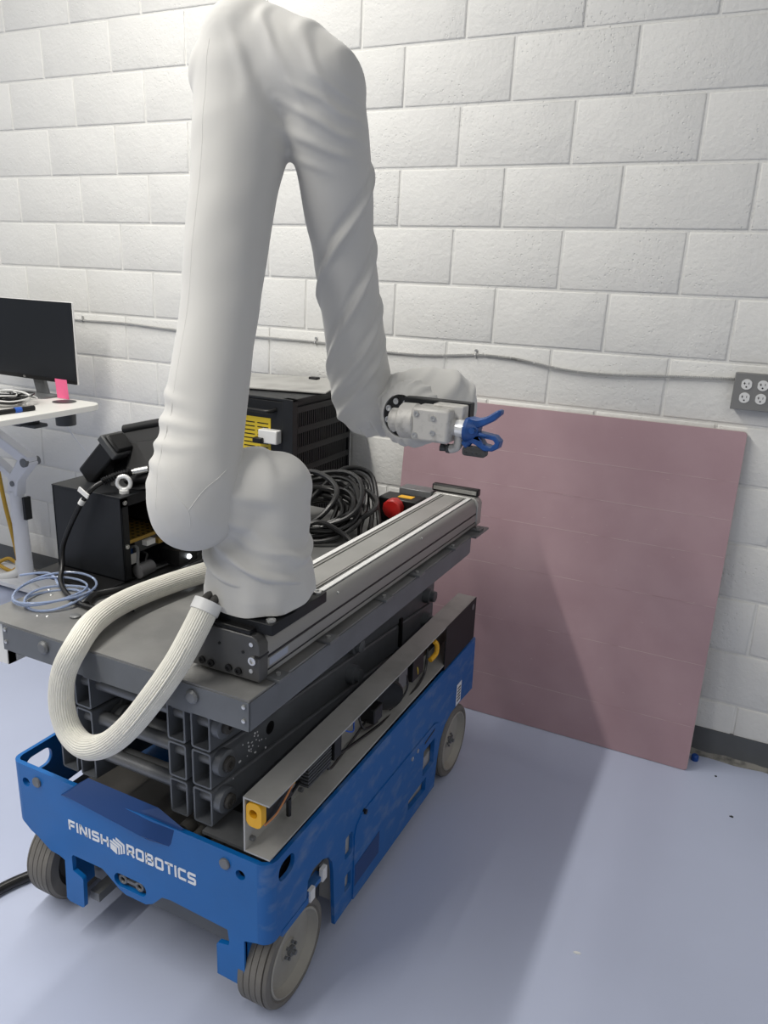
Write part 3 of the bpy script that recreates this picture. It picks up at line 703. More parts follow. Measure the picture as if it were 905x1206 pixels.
part('port', MB().rings([((RC+0.068, 0.048, 0.053), 0.0085), ((RC+0.068, 0.043, 0.053), 0.0085), ((RC+0.068, 0.043, 0.053), 0.005), ((RC+0.068, 0.046, 0.053), 0.004)], 16), M_CHROME, fc)
part('side_groove', MB().box(RC+0.072, RC+0.0836, 0.046, 0.078, 0.060, 0.064), M_BLACK, fc)
part('rating_label', MB().box(RC+0.0797, RC+0.0805, 0.085, 0.150, 0.030, 0.045), mat('pale_label', (0.33, 0.36, 0.44, 1), .5), rail, label='small pale blue rating label')
part('end_cap', MB().prism([capp], lambda a, b: (a, 1.274, b), lambda a, b: (a, 1.315, b)), M_ALUC, rail, bevel=0.003)
part('motor_housing', MB().box(RC-0.20, RC-0.083, 1.27, 1.335, 0.010, 0.0985), M_GREY2, rail, bevel=0.002)
hb = part('end_bar', MB().box(RC-0.088, RC+0.075, 1.288, 1.315, 0.102, 0.126), M_BLACK, rail, bevel=0.004)
part('bar_insert', MB().box(RC-0.082, RC+0.069, 1.2865, 1.289, 0.108, 0.121), M_ALU, hb)
for ly in (0.100, 0.295, 0.571, 0.774, 1.043, 1.262):
    tb = part('mount_tab', MB().box(-0.022, 0.012, ly-0.020, ly+0.020, 0.0, 0.007), M_GREY2, rail, bevel=0.001)
    part('screw', MB().cyl((-0.004, ly, 0.007), (-0.004, ly, 0.011), 0.005, n=10), M_CHROME, tb)
for ly in (0.36, 0.83):
    part('grub_screw', MB().cyl((RC+0.073, ly, 0.0845), (RC+0.0755, ly, 0.0875), 0.003, n=8), M_CHROME, rail)
# carriage plate
car = part('carriage', MB().prism([rrect(RC-0.088, RC+0.098, 0.068, 0.272, 0.004, 2)], lambda a, b: (a, b, 0.1015), lambda a, b: (a, b, 0.124)), M_BLACKM, rail, label='black carriage plate carrying the robot', bevel=0.0015)
for x, y in ((-0.073, 0.085), (0.083, 0.085), (0.083, 0.255), (-0.073, 0.255)):
    part('cap_screw', MB().rings([((RC+x, y, 0.124), 0.010), ((RC+x, y, 0.1275), 0.0095), ((RC+x, y, 0.1275), 0.005), ((RC+x, y, 0.125), 0.004)], 16), M_CHROME, car)
part('cable_gland_plate', MB().box(RC-0.07, RC+0.06, 0.050, 0.080, 0.1015, 0.112), M_BLACK, car, bevel=0.002)

# ------------------------------------------------------------------ robot arm in a white fabric jacket
rb = thing('robot_arm', (0.08, -1.616, 1.028), 'tall robot arm wrapped in a white fabric jacket, bent over like a hook', 'robot arm')
part('base_flange', MB().rings([((0.08, -1.616, 1.030), 0.098), ((0.08, -1.616, 1.048), 0.098), ((0.08, -1.616, 1.052), 0.090), ((0.08, -1.616, 1.10), 0.085)], 40), M_BLACKM, rb, label='black round base flange')

def chain(mb, pr, n=28, step=0.02):
    "rounded tube through (point, radius) stations with hemispherical ends"
    P = [Vector(p) for p, r in pr]; Rr = [r for p, r in pr]
    path = spline(P, 10); k = len(path)
    rad = []
    for i in range(len(P)-1):
        for j in range(10):
            u = j/10; u = u*u*(3-2*u); rad.append(Rr[i]*(1-u)+Rr[i+1]*u)
    rad.append(Rr[-1])
    t0 = (path[1]-path[0]).normalized(); t1 = (path[-1]-path[-2]).normalized()
    pre = [(path[0]-t0*rad[0]*math.cos(a), max(rad[0]*math.sin(a), 1e-4)) for a in [math.radians(x) for x in (0, 15, 30, 45, 60, 75)]]
    post = [(path[-1]+t1*rad[-1]*math.cos(a), max(rad[-1]*math.sin(a), 1e-4)) for a in [math.radians(x) for x in (75, 60, 45, 30, 15, 0)]]
    full = pre+list(zip(path, rad))+post
    pts = [p for p, r in full]; rs = [r for p, r in full]; nn = len(pts)
    mb.tube(pts, 1, n, 1, rad=lambda s: rs[int(round(s*(nn-1)))])

def sleeve(name, chains, folds, voxel=0.007, smooth=12, base_noise=0.004, wave=None):
    mb = MB()
    tmp = []
    bm = bmesh.new()
    for pr in chains:
        q = MB(); chain(q, pr); me = q.mesh('t'); bm.from_mesh(me); bpy.data.meshes.remove(me)
    me = bpy.data.meshes.new('tmp'); bm.to_mesh(me); bm.free()
    o = bpy.data.objects.new('tmp', me); COL.objects.link(o)
    r = o.modifiers.new('r', 'REMESH'); r.mode = 'VOXEL'; r.voxel_size = voxel; r.use_smooth_shade = True
    s = o.modifiers.new('s', 'SMOOTH'); s.iterations = smooth; s.factor = 0.5
    s2 = o.modifiers.new('sub', 'SUBSURF'); s2.levels = 1; s2.render_levels = 1
    dg = bpy.context.evaluated_depsgraph_get()
    ev = o.evaluated_get(dg); m2 = bpy.data.meshes.new_from_object(ev)
    bpy.data.objects.remove(o); bpy.data.meshes.remove(me)
    nrm = [v.normal.copy() for v in m2.vertices]
    for v, nn in zip(m2.vertices, nrm):
        p = v.co.copy(); d = base_noise*noise.noise(p*7)+0.4*base_noise*noise.noise(p*17)
        for c, R, dr, wl_, amp, pw in folds:
            rel = p-Vector(c); mk = 1-rel.length/R
            if mk <= 0: continue
            mk = min(1, mk*2.2); mk = mk*mk*(3-2*mk)
            ph = rel.dot(Vector(dr).normalized())/wl_+0.55*noise.noise(p*6+Vector(c)*3)+0.2*noise.noise(p*15)
            brk = 0.45+0.75*max(0, 0.5+0.9*noise.noise(p*8+Vector((5, 2, 1))))
            rdg = (0.5+0.5*math.cos(2*math.pi*ph))**pw
            d += amp*mk*brk*(rdg-0.3)
        if wave: d += wave(p)
        v.co = p+nn*d
    for pl in m2.polygons: pl.use_smooth = True
    m2.materials.clear()
    return m2

# shoulder column
base_me = sleeve('b', [[((0.08, -1.616, 1.125), 0.106), ((0.08, -1.612, 1.15), 0.098), ((0.082, -1.606, 1.20), 0.092), ((0.083, -1.600, 1.24), 0.089)],
                      [((0.102, -1.585, 1.262), 0.070), ((0.094, -1.592, 1.258), 0.083), ((0.075, -1.612, 1.255), 0.087), ((0.045, -1.655, 1.24), 0.084)]],
                 [((0.08, -1.616, 1.09), 0.16, (0.45, 0.1, 1), 0.045, 0.012, 2.4), ((0.08, -1.70, 1.16), 0.15, (0.75, 0.0, 1), 0.06, 0.008, 2.4), ((0.09, -1.68, 1.27), 0.12, (1, 0.5, 0.25), 0.06, 0.003, 1.3)], base_noise=0.004)
# open the skirt of the jacket at the bottom
bmx = bmesh.new(); bmx.from_mesh(base_me)
for v in bmx.verts:
    if v.co.z < 1.135:
        hx, hy = v.co.x-0.08, v.co.y+1.616; L = math.hypot(hx, hy); an = math.atan2(hy, hx)
        u = min(1, (1.135-v.co.z)/0.07)
        R = 0.100+0.009*u+0.003*u*math.sin(5*an)+0.002*math.sin(11*an+2)*u
        if L > 0.035: k = max(L, L+(R-L)*min(1, (1.135-v.co.z)/0.03)) if L < R else L; v.co.x = 0.08+hx/L*k; v.co.y = -1.616+hy/L*k
        lo = 1.042+0.008*math.sin(2*an+0.6)+0.004*math.sin(5*an)
        v.co.z = max(v.co.z, lo)
bmx.to_mesh(base_me); bmx.free()
part('base_sleeve', base_me, M_FAB, rb, label='wrinkled white fabric around the shoulder')

# upper arm
ua = [((0.006, -1.722, 1.238), 0.085), ((0.004, -1.718, 1.278), 0.086), ((-0.010, -1.668, 1.395), 0.077), ((-0.026, -1.600, 1.565), 0.0745), ((-0.044, -1.525, 1.775), 0.081), ((-0.060, -1.466, 1.925), 0.096), ((-0.070, -1.436, 2.017), 0.099), ((-0.074, -1.426, 2.073), 0.092)]
el = [((-0.105, -1.43, 2.03), 0.088), ((-0.05, -1.42, 2.055), 0.095), ((0.02, -1.418, 2.035), 0.092), ((0.085, -1.414, 2.0), 0.088)]
fa = [((0.088, -1.414, 1.985), 0.080), ((0.095, -1.405, 1.93), 0.080), ((0.10, -1.375, 1.84), 0.074), ((0.10, -1.335, 1.71), 0.066), ((0.10, -1.285, 1.55), 0.066), ((0.10, -1.245, 1.44), 0.072), ((0.105, -1.225, 1.385), 0.074)]
FA0, FA1 = Vector((0.09, -1.41, 1.985)), Vector((0.105, -1.225, 1.385))
FD = (FA1-FA0).normalized(); FE1 = (Vector((1, 0, 0))-FD*FD.x).normalized(); FE2 = FD.cross(FE1)
if FE2.y > 0: FE2 = -FE2
def spiral(p):
    r_ = p-FA0; s_ = r_.dot(FD)/(FA1-FA0).length
    if s_ < 0.05 or (r_-FD*r_.dot(FD)).length > 0.105: return 0
    th = math.degrees(math.atan2(r_.dot(FE2), r_.dot(FE1))); d = 0
    for s0, s1, a0, a1, amp, wdt in ((0.20, 0.62, -35, 150, 0.008, 8), (0.42, 0.86, -30, 140, 0.008, 8), (0.62, 0.97, -35, 135, 0.006, 8), (0.76, 1.04, -20, 130, 0.005, 8)):
        u = (s_-s0)/(s1-s0)
        if u < -0.1 or u > 1.1: continue
        tc_ = a0+(a1-a0)*(u**0.8 if u > 0 else u)
        e = th-tc_
        d += amp*max(0, min(1, (u+0.1)*5))*max(0, min(1, (1.1-u)*5))*(math.exp(-(e/wdt)**2)-0.5*math.exp(-((e-2.0*wdt)/wdt)**2))
    return d
up_me = sleeve('u', [ua, el, fa], [((-0.06, -1.70, 1.35), 0.13, (0.1, 0.2, 1), 0.045, 0.006, 1.4), ((0.03, -1.46, 2.03), 0.14, (1, -0.1, 0.45), 0.062, 0.006, 2.6), ((0.10, -1.45, 1.93), 0.11, (0.35, 0.1, 1), 0.034, 0.005, 1.8), ((0.05, -1.77, 1.27), 0.11, (0.7, 0.0, 0.7), 0.06, 0.003, 1.3), ((0.12, -1.26, 1.38), 0.13, (-0.5, 0.1, 0.9), 0.05, 0.004, 1.6)], base_noise=0.004, wave=spiral)
uo = part('arm_sleeve', up_me, M_FAB, rb, label='white fabric jacket over the upright link, elbow and hanging forearm')
bvh = BVHTree.FromPolygons([v.co for v in up_me.vertices], [p.vertices[:] for p in up_me.polygons])
def seam(path_pts, dr, parent, bv, name='seam'):
    pts_ = []
    for p in path_pts:
        p = Vector(p); d = Vector(dr).normalized()
        hit = bv.ray_cast(p+d*0.25, -d, 0.5)
        if hit[0] is not None: pts_.append(hit[0]-hit[1]*0.0010)
    if len(pts_) > 3: part(name, MB().tube(pts_, 0.0016, 8, 2), M_FAB, parent)
cen = spline([p for p, r in ua], 8)
seam(cen[4:], (-0.20, -1.0, 0.0), uo, bvh)
seam(spline([(-0.010, -1.76, 1.300), (0.012, -1.76, 1.270), (0.034, -1.76, 1.245), (0.036, -1.76, 1.215)], 5), (0.45, -0.85, 0.25), uo, bvh, 'crease')
seam(spline([(0.105, -1.76, 1.335), (0.090, -1.76, 1.315), (0.062, -1.76, 1.286), (0.034, -1.76, 1.245)], 5), (0.45, -0.85, 0.25), uo, bvh, 'crease')
# wrist
wr = [((0.11, -1.215, 1.375), 0.072), ((0.17, -1.205, 1.385), 0.070), ((0.24, -1.195, 1.395), 0.080), ((0.285, -1.19, 1.395), 0.080)]
w2 = [((0.265, -1.19, 1.388), 0.076), ((0.25, -1.220, 1.380), 0.068), ((0.243, -1.228, 1.378), 0.060)]
wr_me = sleeve('w', [wr, w2], [((0.16, -1.25, 1.385), 0.12, (1, 0, 0.4), 0.035, 0.006, 2.0), ((0.29, -1.22, 1.42), 0.13, (0.7, 0.3, -0.9), 0.05, 0.006, 2.0)], voxel=0.006, base_noise=0.003)
part('wrist_sleeve', wr_me, M_FAB, rb, label='gathered white fabric around the wrist')
# elastic gathered cuff and tool flange; flange axis points to the viewer's side of the room
FA = Vector((-0.18, -1.0, 0.0)).normalized(); FC = Vector((0.233, -1.30, 1.377))
cu = MB(); n = 72; vs = []; stn = [(-0.085, 0.066), (-0.055, 0.073), (-0.026, 0.073), (-0.008, 0.066), (0.0, 0.056), (0.004, 0.050), (0.004, 0.0465), (-0.006, 0.045)]
uu = FA.orthogonal().normalized(); tt = FA.cross(uu)
for s_, r_ in stn:
    for k in range(n):
        a = 2*math.pi*k/n
        rr = r_*(1+(0.036*math.sin(a*19+math.sin(a*3))+0.02*math.sin(a*5+1) if r_ > 0.054 else 0.004*math.sin(a*17)))
        vs.append(FC+FA*s_+(uu*math.cos(a)+tt*math.sin(a))*rr)
cu.add(vs, [(i*n+k, i*n+(k+1) % n, (i+1)*n+(k+1) % n, (i+1)*n+k) for i in range(len(stn)-1) for k in range(n)], True)
part('elastic_cuff', cu, M_FAB, rb)
fo = part('tool_flange', MB().rings([(FC+FA*(-0.03), 0.044), (FC+FA*0.004, 0.044), (FC+FA*0.006, 0.042), (FC+FA*0.006, 0.001)], 40, False), M_BLACK, rb, label='black round tool flange with screws')
for k in range(8):
    a = 2*math.pi*k/8+0.35
    c_ = FC+FA*0.006+(uu*math.cos(a)+tt*math.sin(a))*0.033
    part('socket_screw', MB().rings([(c_, 0.0068), (c_+FA*0.003, 0.0068), (c_+FA*0.003, 0.0036), (c_+FA*0.0005, 0.0034)], 14), M_CHROME, fo)

# ------------------------------------------------------------------ spray gun on the flange
gun = thing('spray_gun', (0.30, -1.335, 1.38), 'dusty grey airless spray gun with blue tip guard on the robot wrist', 'spray gun')
part('bracket', MB().box(0.250, 0.399, -1.328, -1.300, 1.372, 1.424), M_BLACKM, gun, label='black mounting bracket', bevel=0.002)
part('end_cylinder', MB().rings([((0.238, -1.36, 1.379), 0.021), ((0.241, -1.36, 1.379), 0.0245), ((0.275, -1.36, 1.380), 0.0245)], 28), M_GUN, gun)
part('valve_collar', MB().rings([((0.262, -1.36, 1.380), 0.034), ((0.265, -1.36, 1.380), 0.037), ((0.296, -1.36, 1.381), 0.037), ((0.299, -1.36, 1.381), 0.034)], 32), M_GUN, gun)
bd = part('valve_body', MB().box(0.296, 0.378, -1.392, -1.329, 1.347, 1.416), M_GUN, gun, bevel=0.006)
part('top_block', MB().box(0.330, 0.397, -1.362, -1.329, 1.394, 1.422), M_GUN, gun, bevel=0.003)
for x, z in ((0.308, 1.403), (0.306, 1.359), (0.345, 1.397), (0.345, 1.368)):
    part('socket_screw', MB().rings([((x, -1.392, z), 0.0058), ((x, -1.395, z), 0.0058), ((x, -1.395, z), 0.003), ((x, -1.393, z), 0.0026)], 12), M_CHROME, bd)
part('neck', MB().rings([((0.374, -1.36, 1.379), 0.019), ((0.386, -1.36, 1.379), 0.016)], 24), M_GUN, gun)
part('retaining_nut', MB().rings([((0.384, -1.36, 1.378), 0.016), ((0.386, -1.36, 1.378), 0.0185), ((0.406, -1.36, 1.378), 0.0185), ((0.408, -1.36, 1.378), 0.016)], 12), M_STEEL, gun, label='bright steel nut')
tg = part('tip_guard', MB().rings([((0.404, -1.36, 1.377), 0.024), ((0.412, -1.36, 1.378), 0.026), ((0.424, -1.36, 1.377), 0.020), ((0.434, -1.36, 1.376), 0.012)], 24), M_TIP, gun, label='blue plastic tip guard')
wing = [(0.408, 1.392), (0.414, 1.404), (0.430, 1.402), (0.448, 1.408), (0.470, 1.424), (0.478, 1.423), (0.477, 1.415), (0.462, 1.400), (0.445, 1.390), (0.428, 1.382)]
part('guard_wing', MB().prism([wing], fy(-1.372), fy(-1.346)), M_TIP, tg, bevel=0.003)
loop_o = [(0.424, 1.372), (0.436, 1.376), (0.470, 1.372), (0.481, 1.362), (0.478, 1.348), (0.466, 1.341), (0.448, 1.340), (0.430, 1.350), (0.412, 1.356), (0.414, 1.366)]
loop_i = [(0.438, 1.366), (0.466, 1.364), (0.471, 1.358), (0.462, 1.350), (0.448, 1.352)]
part('guard_wing', MB().prism([loop_o, loop_i], fy(-1.372), fy(-1.346)), M_TIP, tg, bevel=0.002)
part('spray_tip', MB().cyl((0.425, -1.385, 1.380), (0.425, -1.335, 1.380), 0.006).cyl((0.405, -1.362, 1.345), (0.425, -1.362, 1.368), 0.009), M_TIP, tg)
part('tip_handle', MB().prism([rrect(0.402, 0.452, 1.325, 1.344, 0.006, 3)], fy(-1.368), fy(-1.350)), M_DARKGREY, gun, label='dark tip handle with oval badge', bevel=0.002)
part('badge_ring', MB().rings([((0.416, -1.369, 1.334), 0.0075), ((0.416, -1.3715, 1.334), 0.0075), ((0.416, -1.3715, 1.334), 0.006), ((0.416, -1.369, 1.334), 0.006)], 18, False), M_CHROME, gun)
part('badge_ring', MB().rings([((0.436, -1.369, 1.333), 0.0055), ((0.436, -1.3715, 1.333), 0.0055), ((0.436, -1.3715, 1.333), 0.0042), ((0.436, -1.369, 1.333), 0.0042)], 18, False), M_CHROME, gun)
part('elbow_fitting', MB().tube([(0.388, -1.358, 1.368), (0.390, -1.358, 1.350), (0.386, -1.358, 1.338), (0.372, -1.358, 1.332)], 0.0095, 12, 5), M_GUN, gun)
part('hose_barb', MB().rings([((0.374, -1.358, 1.332), 0.009), ((0.366, -1.358, 1.333), 0.010), ((0.363, -1.358, 1.333), 0.007), ((0.352, -1.358, 1.334), 0.009)], 16), M_DARKGREY, gun)

# ------------------------------------------------------------------ white braided hose
hose = thing('hose', (-0.15, -1.84, 0.72), 'thick white braided hose looping down in front of the lift deck', 'hose')
hp = [(0.040, -1.733, 1.052), (0.036, -1.766, 1.012), (0.020, -1.803, 0.953), (-0.014, -1.836, 0.885), (-0.070, -1.850, 0.808), (-0.130, -1.852, 0.752), (-0.190, -1.850, 0.728), (-0.236, -1.846, 0.748), (-0.256, -1.842, 0.803), (-0.252, -1.834, 0.868), (-0.236, -1.812, 0.922), (-0.262, -1.735, 0.942), (-0.286, -1.62, 0.940), (-0.280, -1.49, 0.936), (-0.255, -1.36, 0.933), (-0.23, -1.22, 0.930)]
HP = spline(hp, 14); mh = len(HP)
def ribbed(P, r, n=96):
    mb = MB(); prev = None; vs = []
    for i, p in enumerate(P):
        a = P[max(i-1, 0)]; b = P[min(i+1, len(P)-1)]; t_ = (b-a).normalized()
        u = t_.orthogonal().normalized() if prev is None else (prev-t_*prev.dot(t_)).normalized()
        prev = u; q = t_.cross(u)
        for k in range(n):
            an = 2*math.pi*k/n
            rr = r*(1+0.03*noise.noise(p*14))+0.0008*(1 if k % 3 else -1)
            vs.append(p+(u*math.cos(an)+q*math.sin(an))*rr)
    mb.add(vs, [(i*n+k, i*n+(k+1) % n, (i+1)*n+(k+1) % n, (i+1)*n+k) for i in range(len(P)-1) for k in range(n)], True)
    return mb
part('braided_jacket', ribbed(HP, 0.0245), M_HOSE, hose)
part('velcro_edge', MB().tube([HP[i]+Vector((0.012, -0.0225, 0.002)) for i in range(20, 62, 6)], 0.0022, 6), M_HOSE, hose)
d0 = (HP[1]-HP[0]).normalized()
part('end_cuff', MB().rings([(HP[0]-d0*0.004, 0.0255), (HP[0]-d0*0.004, 0.0285), (HP[0]+d0*0.018, 0.0285), (HP[0]+d0*0.018, 0.0255)], 32, False), M_WHITE, hose)
for k, dx in enumerate((-0.010, 0.010)):
    part('inner_cable', MB().tube([HP[0]+Vector((dx, 0, 0))+d0*0.02, HP[0]+Vector((dx, 0.012, 0.008)), HP[0]+Vector((dx+0.008, 0.035, 0.004)), HP[0]+Vector((dx+0.015, 0.065, 0.0))], 0.0085, 10), M_RUBD, hose)

# ------------------------------------------------------------------ small black controller box
cbx = thing('controller_box', (-0.53, -1.30, 0.905), 'small black controller box with open side and eye bolt on the deck', 'controller')
x0, x1, y0, y1, z0, z1 = -0.645, -0.414, -1.488, -1.08, 0.911, 1.127
part('side_panel', MB().box(x0, x1, y0, y0+0.004, z0, z1), M_BLACKM, cbx, bevel=0.001)
part('top_panel', MB().box(x0, x1+0.002, y0-0.002, y1, z1, z1+0.004), M_BLACKM, cbx, bevel=0.001)
part('back_panel', MB().box(x0, x0+0.004, y0, y1, z0, z1), M_BLACKM, cbx)
part('side_panel', MB().box(x0, x1, y1-0.004, y1, z0, z1), M_BLACKM, cbx)
part('bottom_panel', MB().box(x0, x1, y0, y1, z0, z0+0.004), M_BLACKM, cbx)
part('face_flange', MB().box(x1-0.004, x1, y0, y0+0.022, z0, z1), M_BLACKM, cbx)
part('face_flange', MB().box(x1-0.004, x1, y0, y1, z1-0.022, z1), M_BLACKM, cbx)
part('divider', MB().box(x0+0.004, x1-0.008, y0+0.135, y0+0.139, z0+0.12, z1-0.022), M_BLACKM, cbx)
part('upper_door', MB().box(x1-0.006, x1, y0+0.115, y1-0.01, z0+0.105, z1-0.022), M_BLACKM, cbx)
sh = MB(); sh.box(x0+0.01, x1-0.006, y0+0.02, y1-0.01, z0+0.100, z0+0.103)
gs = part('gold_shelf', sh, M_GOLD, cbx, label='gold perforated shelf')
gh = MB()
for i in range(9):
    for j in range(8):
        gh.cyl((x1-0.015-0.018*i, y0+0.03+0.018*j, z0+0.1029), (x1-0.015-0.018*i, y0+0.03+0.018*j, z0+0.1034), 0.0045, n=8)
part('perforations', gh, M_BLACK, gs, kind='stuff')
part('shelf_edge', MB().box(x1-0.008, x1-0.004, y0+0.02, y1-0.01, z0+0.094, z0+0.103), M_GOLD, gs)
part('circuit_module', MB().box(x1-0.06, x1-0.012, y0+0.05, y0+0.16, z0+0.06, z0+0.09), M_DARKGREY, cbx)
part('circuit_module', MB().box(x1-0.09, x1-0.02, y0+0.024, y0+0.06, z0+0.03, z0+0.075), M_BLUED, cbx)
part('module_label', MB().box(x1-0.0125, x1-0.011, y0+0.024, y0+0.060, z0+0.035, z0+0.062), mat('paper_label', (0.5, 0.5, 0.48, 1), .6), cbx)
part('module_label', MB().box(x1-0.0125, x1-0.0108, y0+0.022, y0+0.026, z0+0.025, z0+0.06), M_LABEL, cbx)
part('connector', MB().box(x1-0.015, x1+0.005, y0+0.075, y0+0.105, z0+0.075, z0+0.088), M_WHITE, cbx)
part('connector', MB().box(x1-0.015, x1+0.006, y0+0.115, y0+0.14, z0+0.07, z0+0.082), M_GOLD, cbx)
part('filter_core', MB().rings([((x1+0.010, y0+0.030, z0+0.020), 0.010), ((x1+0.010, y0+0.032, z0+0.020), 0.018), ((x1+0.012, y0+0.078, z0+0.022), 0.018), ((x1+0.012, y0+0.080, z0+0.022), 0.010)], 18), mat('grey_ferrite', (0.10, 0.10, 0.105, 1), .5), cbx, label='grey cylindrical cable core')
for k in range(9):
    a = random.uniform(0.03, 0.2); c_ = random.uniform(0.02, 0.085); e = random.uniform(-0.05, 0.05)
    part('wire', MB().tube([(x1-0.03, y0+a, z0+c_), (x1-0.002, y0+a+0.01, z0+c_+random.uniform(-.015, .01)), (x1+0.012, y0+a+e*0.6+0.02, z0+0.02), (x1+0.02, y0+a+0.1, z0+0.012), (x1+0.03, y0+a+0.2, z0+0.008)], random.uniform(0.0025, 0.0045), 7), M_BLACKC if k % 4 else M_GREY2, cbx)
for z in (z1-0.011, z0+0.092):
    part('socket_screw', MB().rings([((x1, y0+0.010, z), 0.0058), ((x1+0.004, y0+0.010, z), 0.0058), ((x1+0.004, y0+0.010, z), 0.003), ((x1+0.001, y0+0.010, z), 0.003)], 14), M_CHROME, cbx)
eb = part('eye_bolt', MB().torus((-0.437, -1.452, z1+0.030), (0.45, -0.9, 0), 0.0165, 0.0052).cyl((-0.437, -1.452, z1+0.004), (-0.437, -1.452, z1+0.012), 0.012).sphere((-0.437, -1.452, z1+0.011), 0.008), M_STEEL, cbx, label='steel lifting eye bolt')
part('base_mat', MB().box(-0.66, -0.42, -1.56, -1.06, 0.9065, 0.911), M_BLACK, cbx)
part('indicator_lamp', MB().sphere((-0.349, -1.326, 0.943), 0.0065), M_LED, cbx, label='white glowing indicator light')
part('lamp_housing', MB().box(-0.413, -0.352, -1.36, -1.29, 0.925, 0.965), M_BLACK, cbx)

# teach pendant leaning on the box, with its cable
tp = thing('teach_pendant', (-0.46, -1.36, 1.131), 'black tablet teach pendant lying tilted on top of the small controller box', 'pendant')
TM = Matrix.Translation((-0.395, -1.335, 1.215)) @ Matrix.Rotation(math.radians(12), 4, 'Z') @ Matrix.Rotation(math.radians(-12), 4, 'Y') @ Matrix.Rotation(math.radians(-38), 4, 'X')
def tmb(mb): mb.v = [tuple(TM @ Vector(v)) for v in mb.v]; return mb
part('tablet', tmb(MB().prism([rrect(-0.15, 0.15, -0.10, 0.085, 0.02, 4)], lambda a, b: (a, -0.012, b), lambda a, b: (a, 0.022, b))), M_BLACK, tp, bevel=0.004)
part('tablet_rim', tmb(MB().tube([(-0.14, -0.006, 0.083), (0.0, -0.006, 0.088), (0.14, -0.006, 0.083)], 0.014, 12, 6)), M_BLACK, tp)
part('tablet_back', tmb(MB().box(-0.10, 0.13, -0.032, -0.012, -0.085, 0.03)), M_BLACK, tp, bevel=0.006)
part('grip', MB().box(-0.028, 0.028, -0.03, 0.03, -0.075, 0.075, Matrix.Translation((-0.548, -1.395, 1.192)) @ Matrix.Rotation(math.radians(45), 4, 'Y')), M_BLACK, tp, bevel=0.007, label='chunky black side grip')
part('grip_strap', MB().box(-0.034, 0.034, -0.036, 0.036, 0.045, 0.066, Matrix.Translation((-0.548, -1.395, 1.192)) @ Matrix.Rotation(math.radians(45), 4, 'Y')), M_DARKGREY, tp, bevel=0.004)
part('plug', MB().rings([((-0.400, -1.405, 1.188), 0.008), ((-0.428, -1.42, 1.180), 0.009), ((-0.430, -1.42, 1.180), 0.007), ((-0.436, -1.425, 1.178), 0.007)], 14), M_CHROME, tp)
rb_pts = spline([(-0.436, -1.425, 1.178), (-0.456, -1.455, 1.172), (-0.474, -1.485, 1.160)], 14)
part('strain_relief', MB().tube(rb_pts, 0.009, 10, 1, rad=lambda s: 0.0095+0.0015*(1 if int(s*28) % 2 else -1)), M_BLACKC, tp)
cbp = [(-0.474, -1.485, 1.160), (-0.490, -1.508, 1.142), (-0.524, -1.520, 1.091), (-0.572, -1.530, 0.997), (-0.566, -1.545, 0.945), (-0.530, -1.585, 0.922), (-0.46, -1.625, 0.915), (-0.39, -1.645, 0.915), (-0.33, -1.635, 0.915), (-0.28, -1.60, 0.914)]
cab = part('cable', MB().tube(cbp, 0.0062, 10, 10), M_BLACKC, tp)
part('cable_tag', MB().box(-0.022, 0.012, -0.002, 0.002, -0.006, 0.006, Matrix.Translation((-0.499, -1.518, 1.134)) @ Matrix.Rotation(math.radians(28), 4, 'Y')), M_WHITE, cab)
part('cable_tag', MB().cyl((-0.508, -1.516, 1.118), (-0.516, -1.518, 1.106), 0.0075), M_WHITE, cab)
# loose black cable on the deck
single('cable', MB().tube([(-0.388, -1.640, 0.917), (-0.41, -1.59, 0.917), (-0.385, -1.54, 0.918), (-0.362, -1.46, 0.917), (-0.35, -1.36, 0.915), (-0.34, -1.20, 0.912), (-0.33, -1.05, 0.909)], 0.0085, 12, 8), M_BLACKC, 'black cable lying on the deck between controller box and white hose', 'cable', base=(-0.36, -1.4, 0.91))

# blue clear tubing coil
tb = thing('tubing_coil', (-0.50, -1.68, 0.905), 'small loose coil of clear blue tubing on the deck corner', 'tubing')
for k in range(4):
    R = 0.052+0.009*k; cx, cy = -0.485-0.012*k+0.02*(k % 2), -1.650+0.008*k
    part('loop', MB().tube([(cx+R*1.05*math.cos(a), cy+R*1.25*math.sin(a), 0.9115+0.005*k+0.004*math.sin(a*2+k)) for a in [2*math.pi*j/14 for j in range(14)]], 0.0030, 8, 4, closed=True), M_TUBE, tb)
part('tail', MB().tube([(-0.53, -1.59, 0.913), (-0.60, -1.56, 0.922), (-0.655, -1.60, 0.918)], 0.003, 8, 6), M_TUBE, tb)

# ------------------------------------------------------------------ tall vented rack
rk = thing('equipment_rack', (-0.77, -0.28, 0.0), 'tall black equipment rack with slotted side panel behind the robot arm', 'rack')
rx0, rx1, ry0, ry1, rz = -1.0, -0.556, -0.50, -0.07, 1.232
part('cabinet', MB().box(rx0, rx1-0.012, ry0+0.012, ry1, 0.0, rz-0.01), M_BLACKM, rk)
part('front_door', MB().box(rx0+0.01, rx1-0.045, ry0, ry0+0.012, 0.03, rz-0.012), M_BLACKM, rk, bevel=0.002)
part('corner_post', MB().box(rx1-0.045, rx1, ry0-0.003, ry0+0.03, 0.0, rz), M_BLACKM, rk, bevel=0.002)
part('corner_post', MB().box(rx1-0.02, rx1, ry1-0.012, ry1, 0.0, rz), M_BLACKM, rk)
part('roof', MB().box(rx0, rx1, ry0-0.002, ry1, rz-0.01, rz), M_BLACKM, rk, bevel=0.002)
lv = MB()
nrow = 16; top = rz-0.03; rowh = 0.075
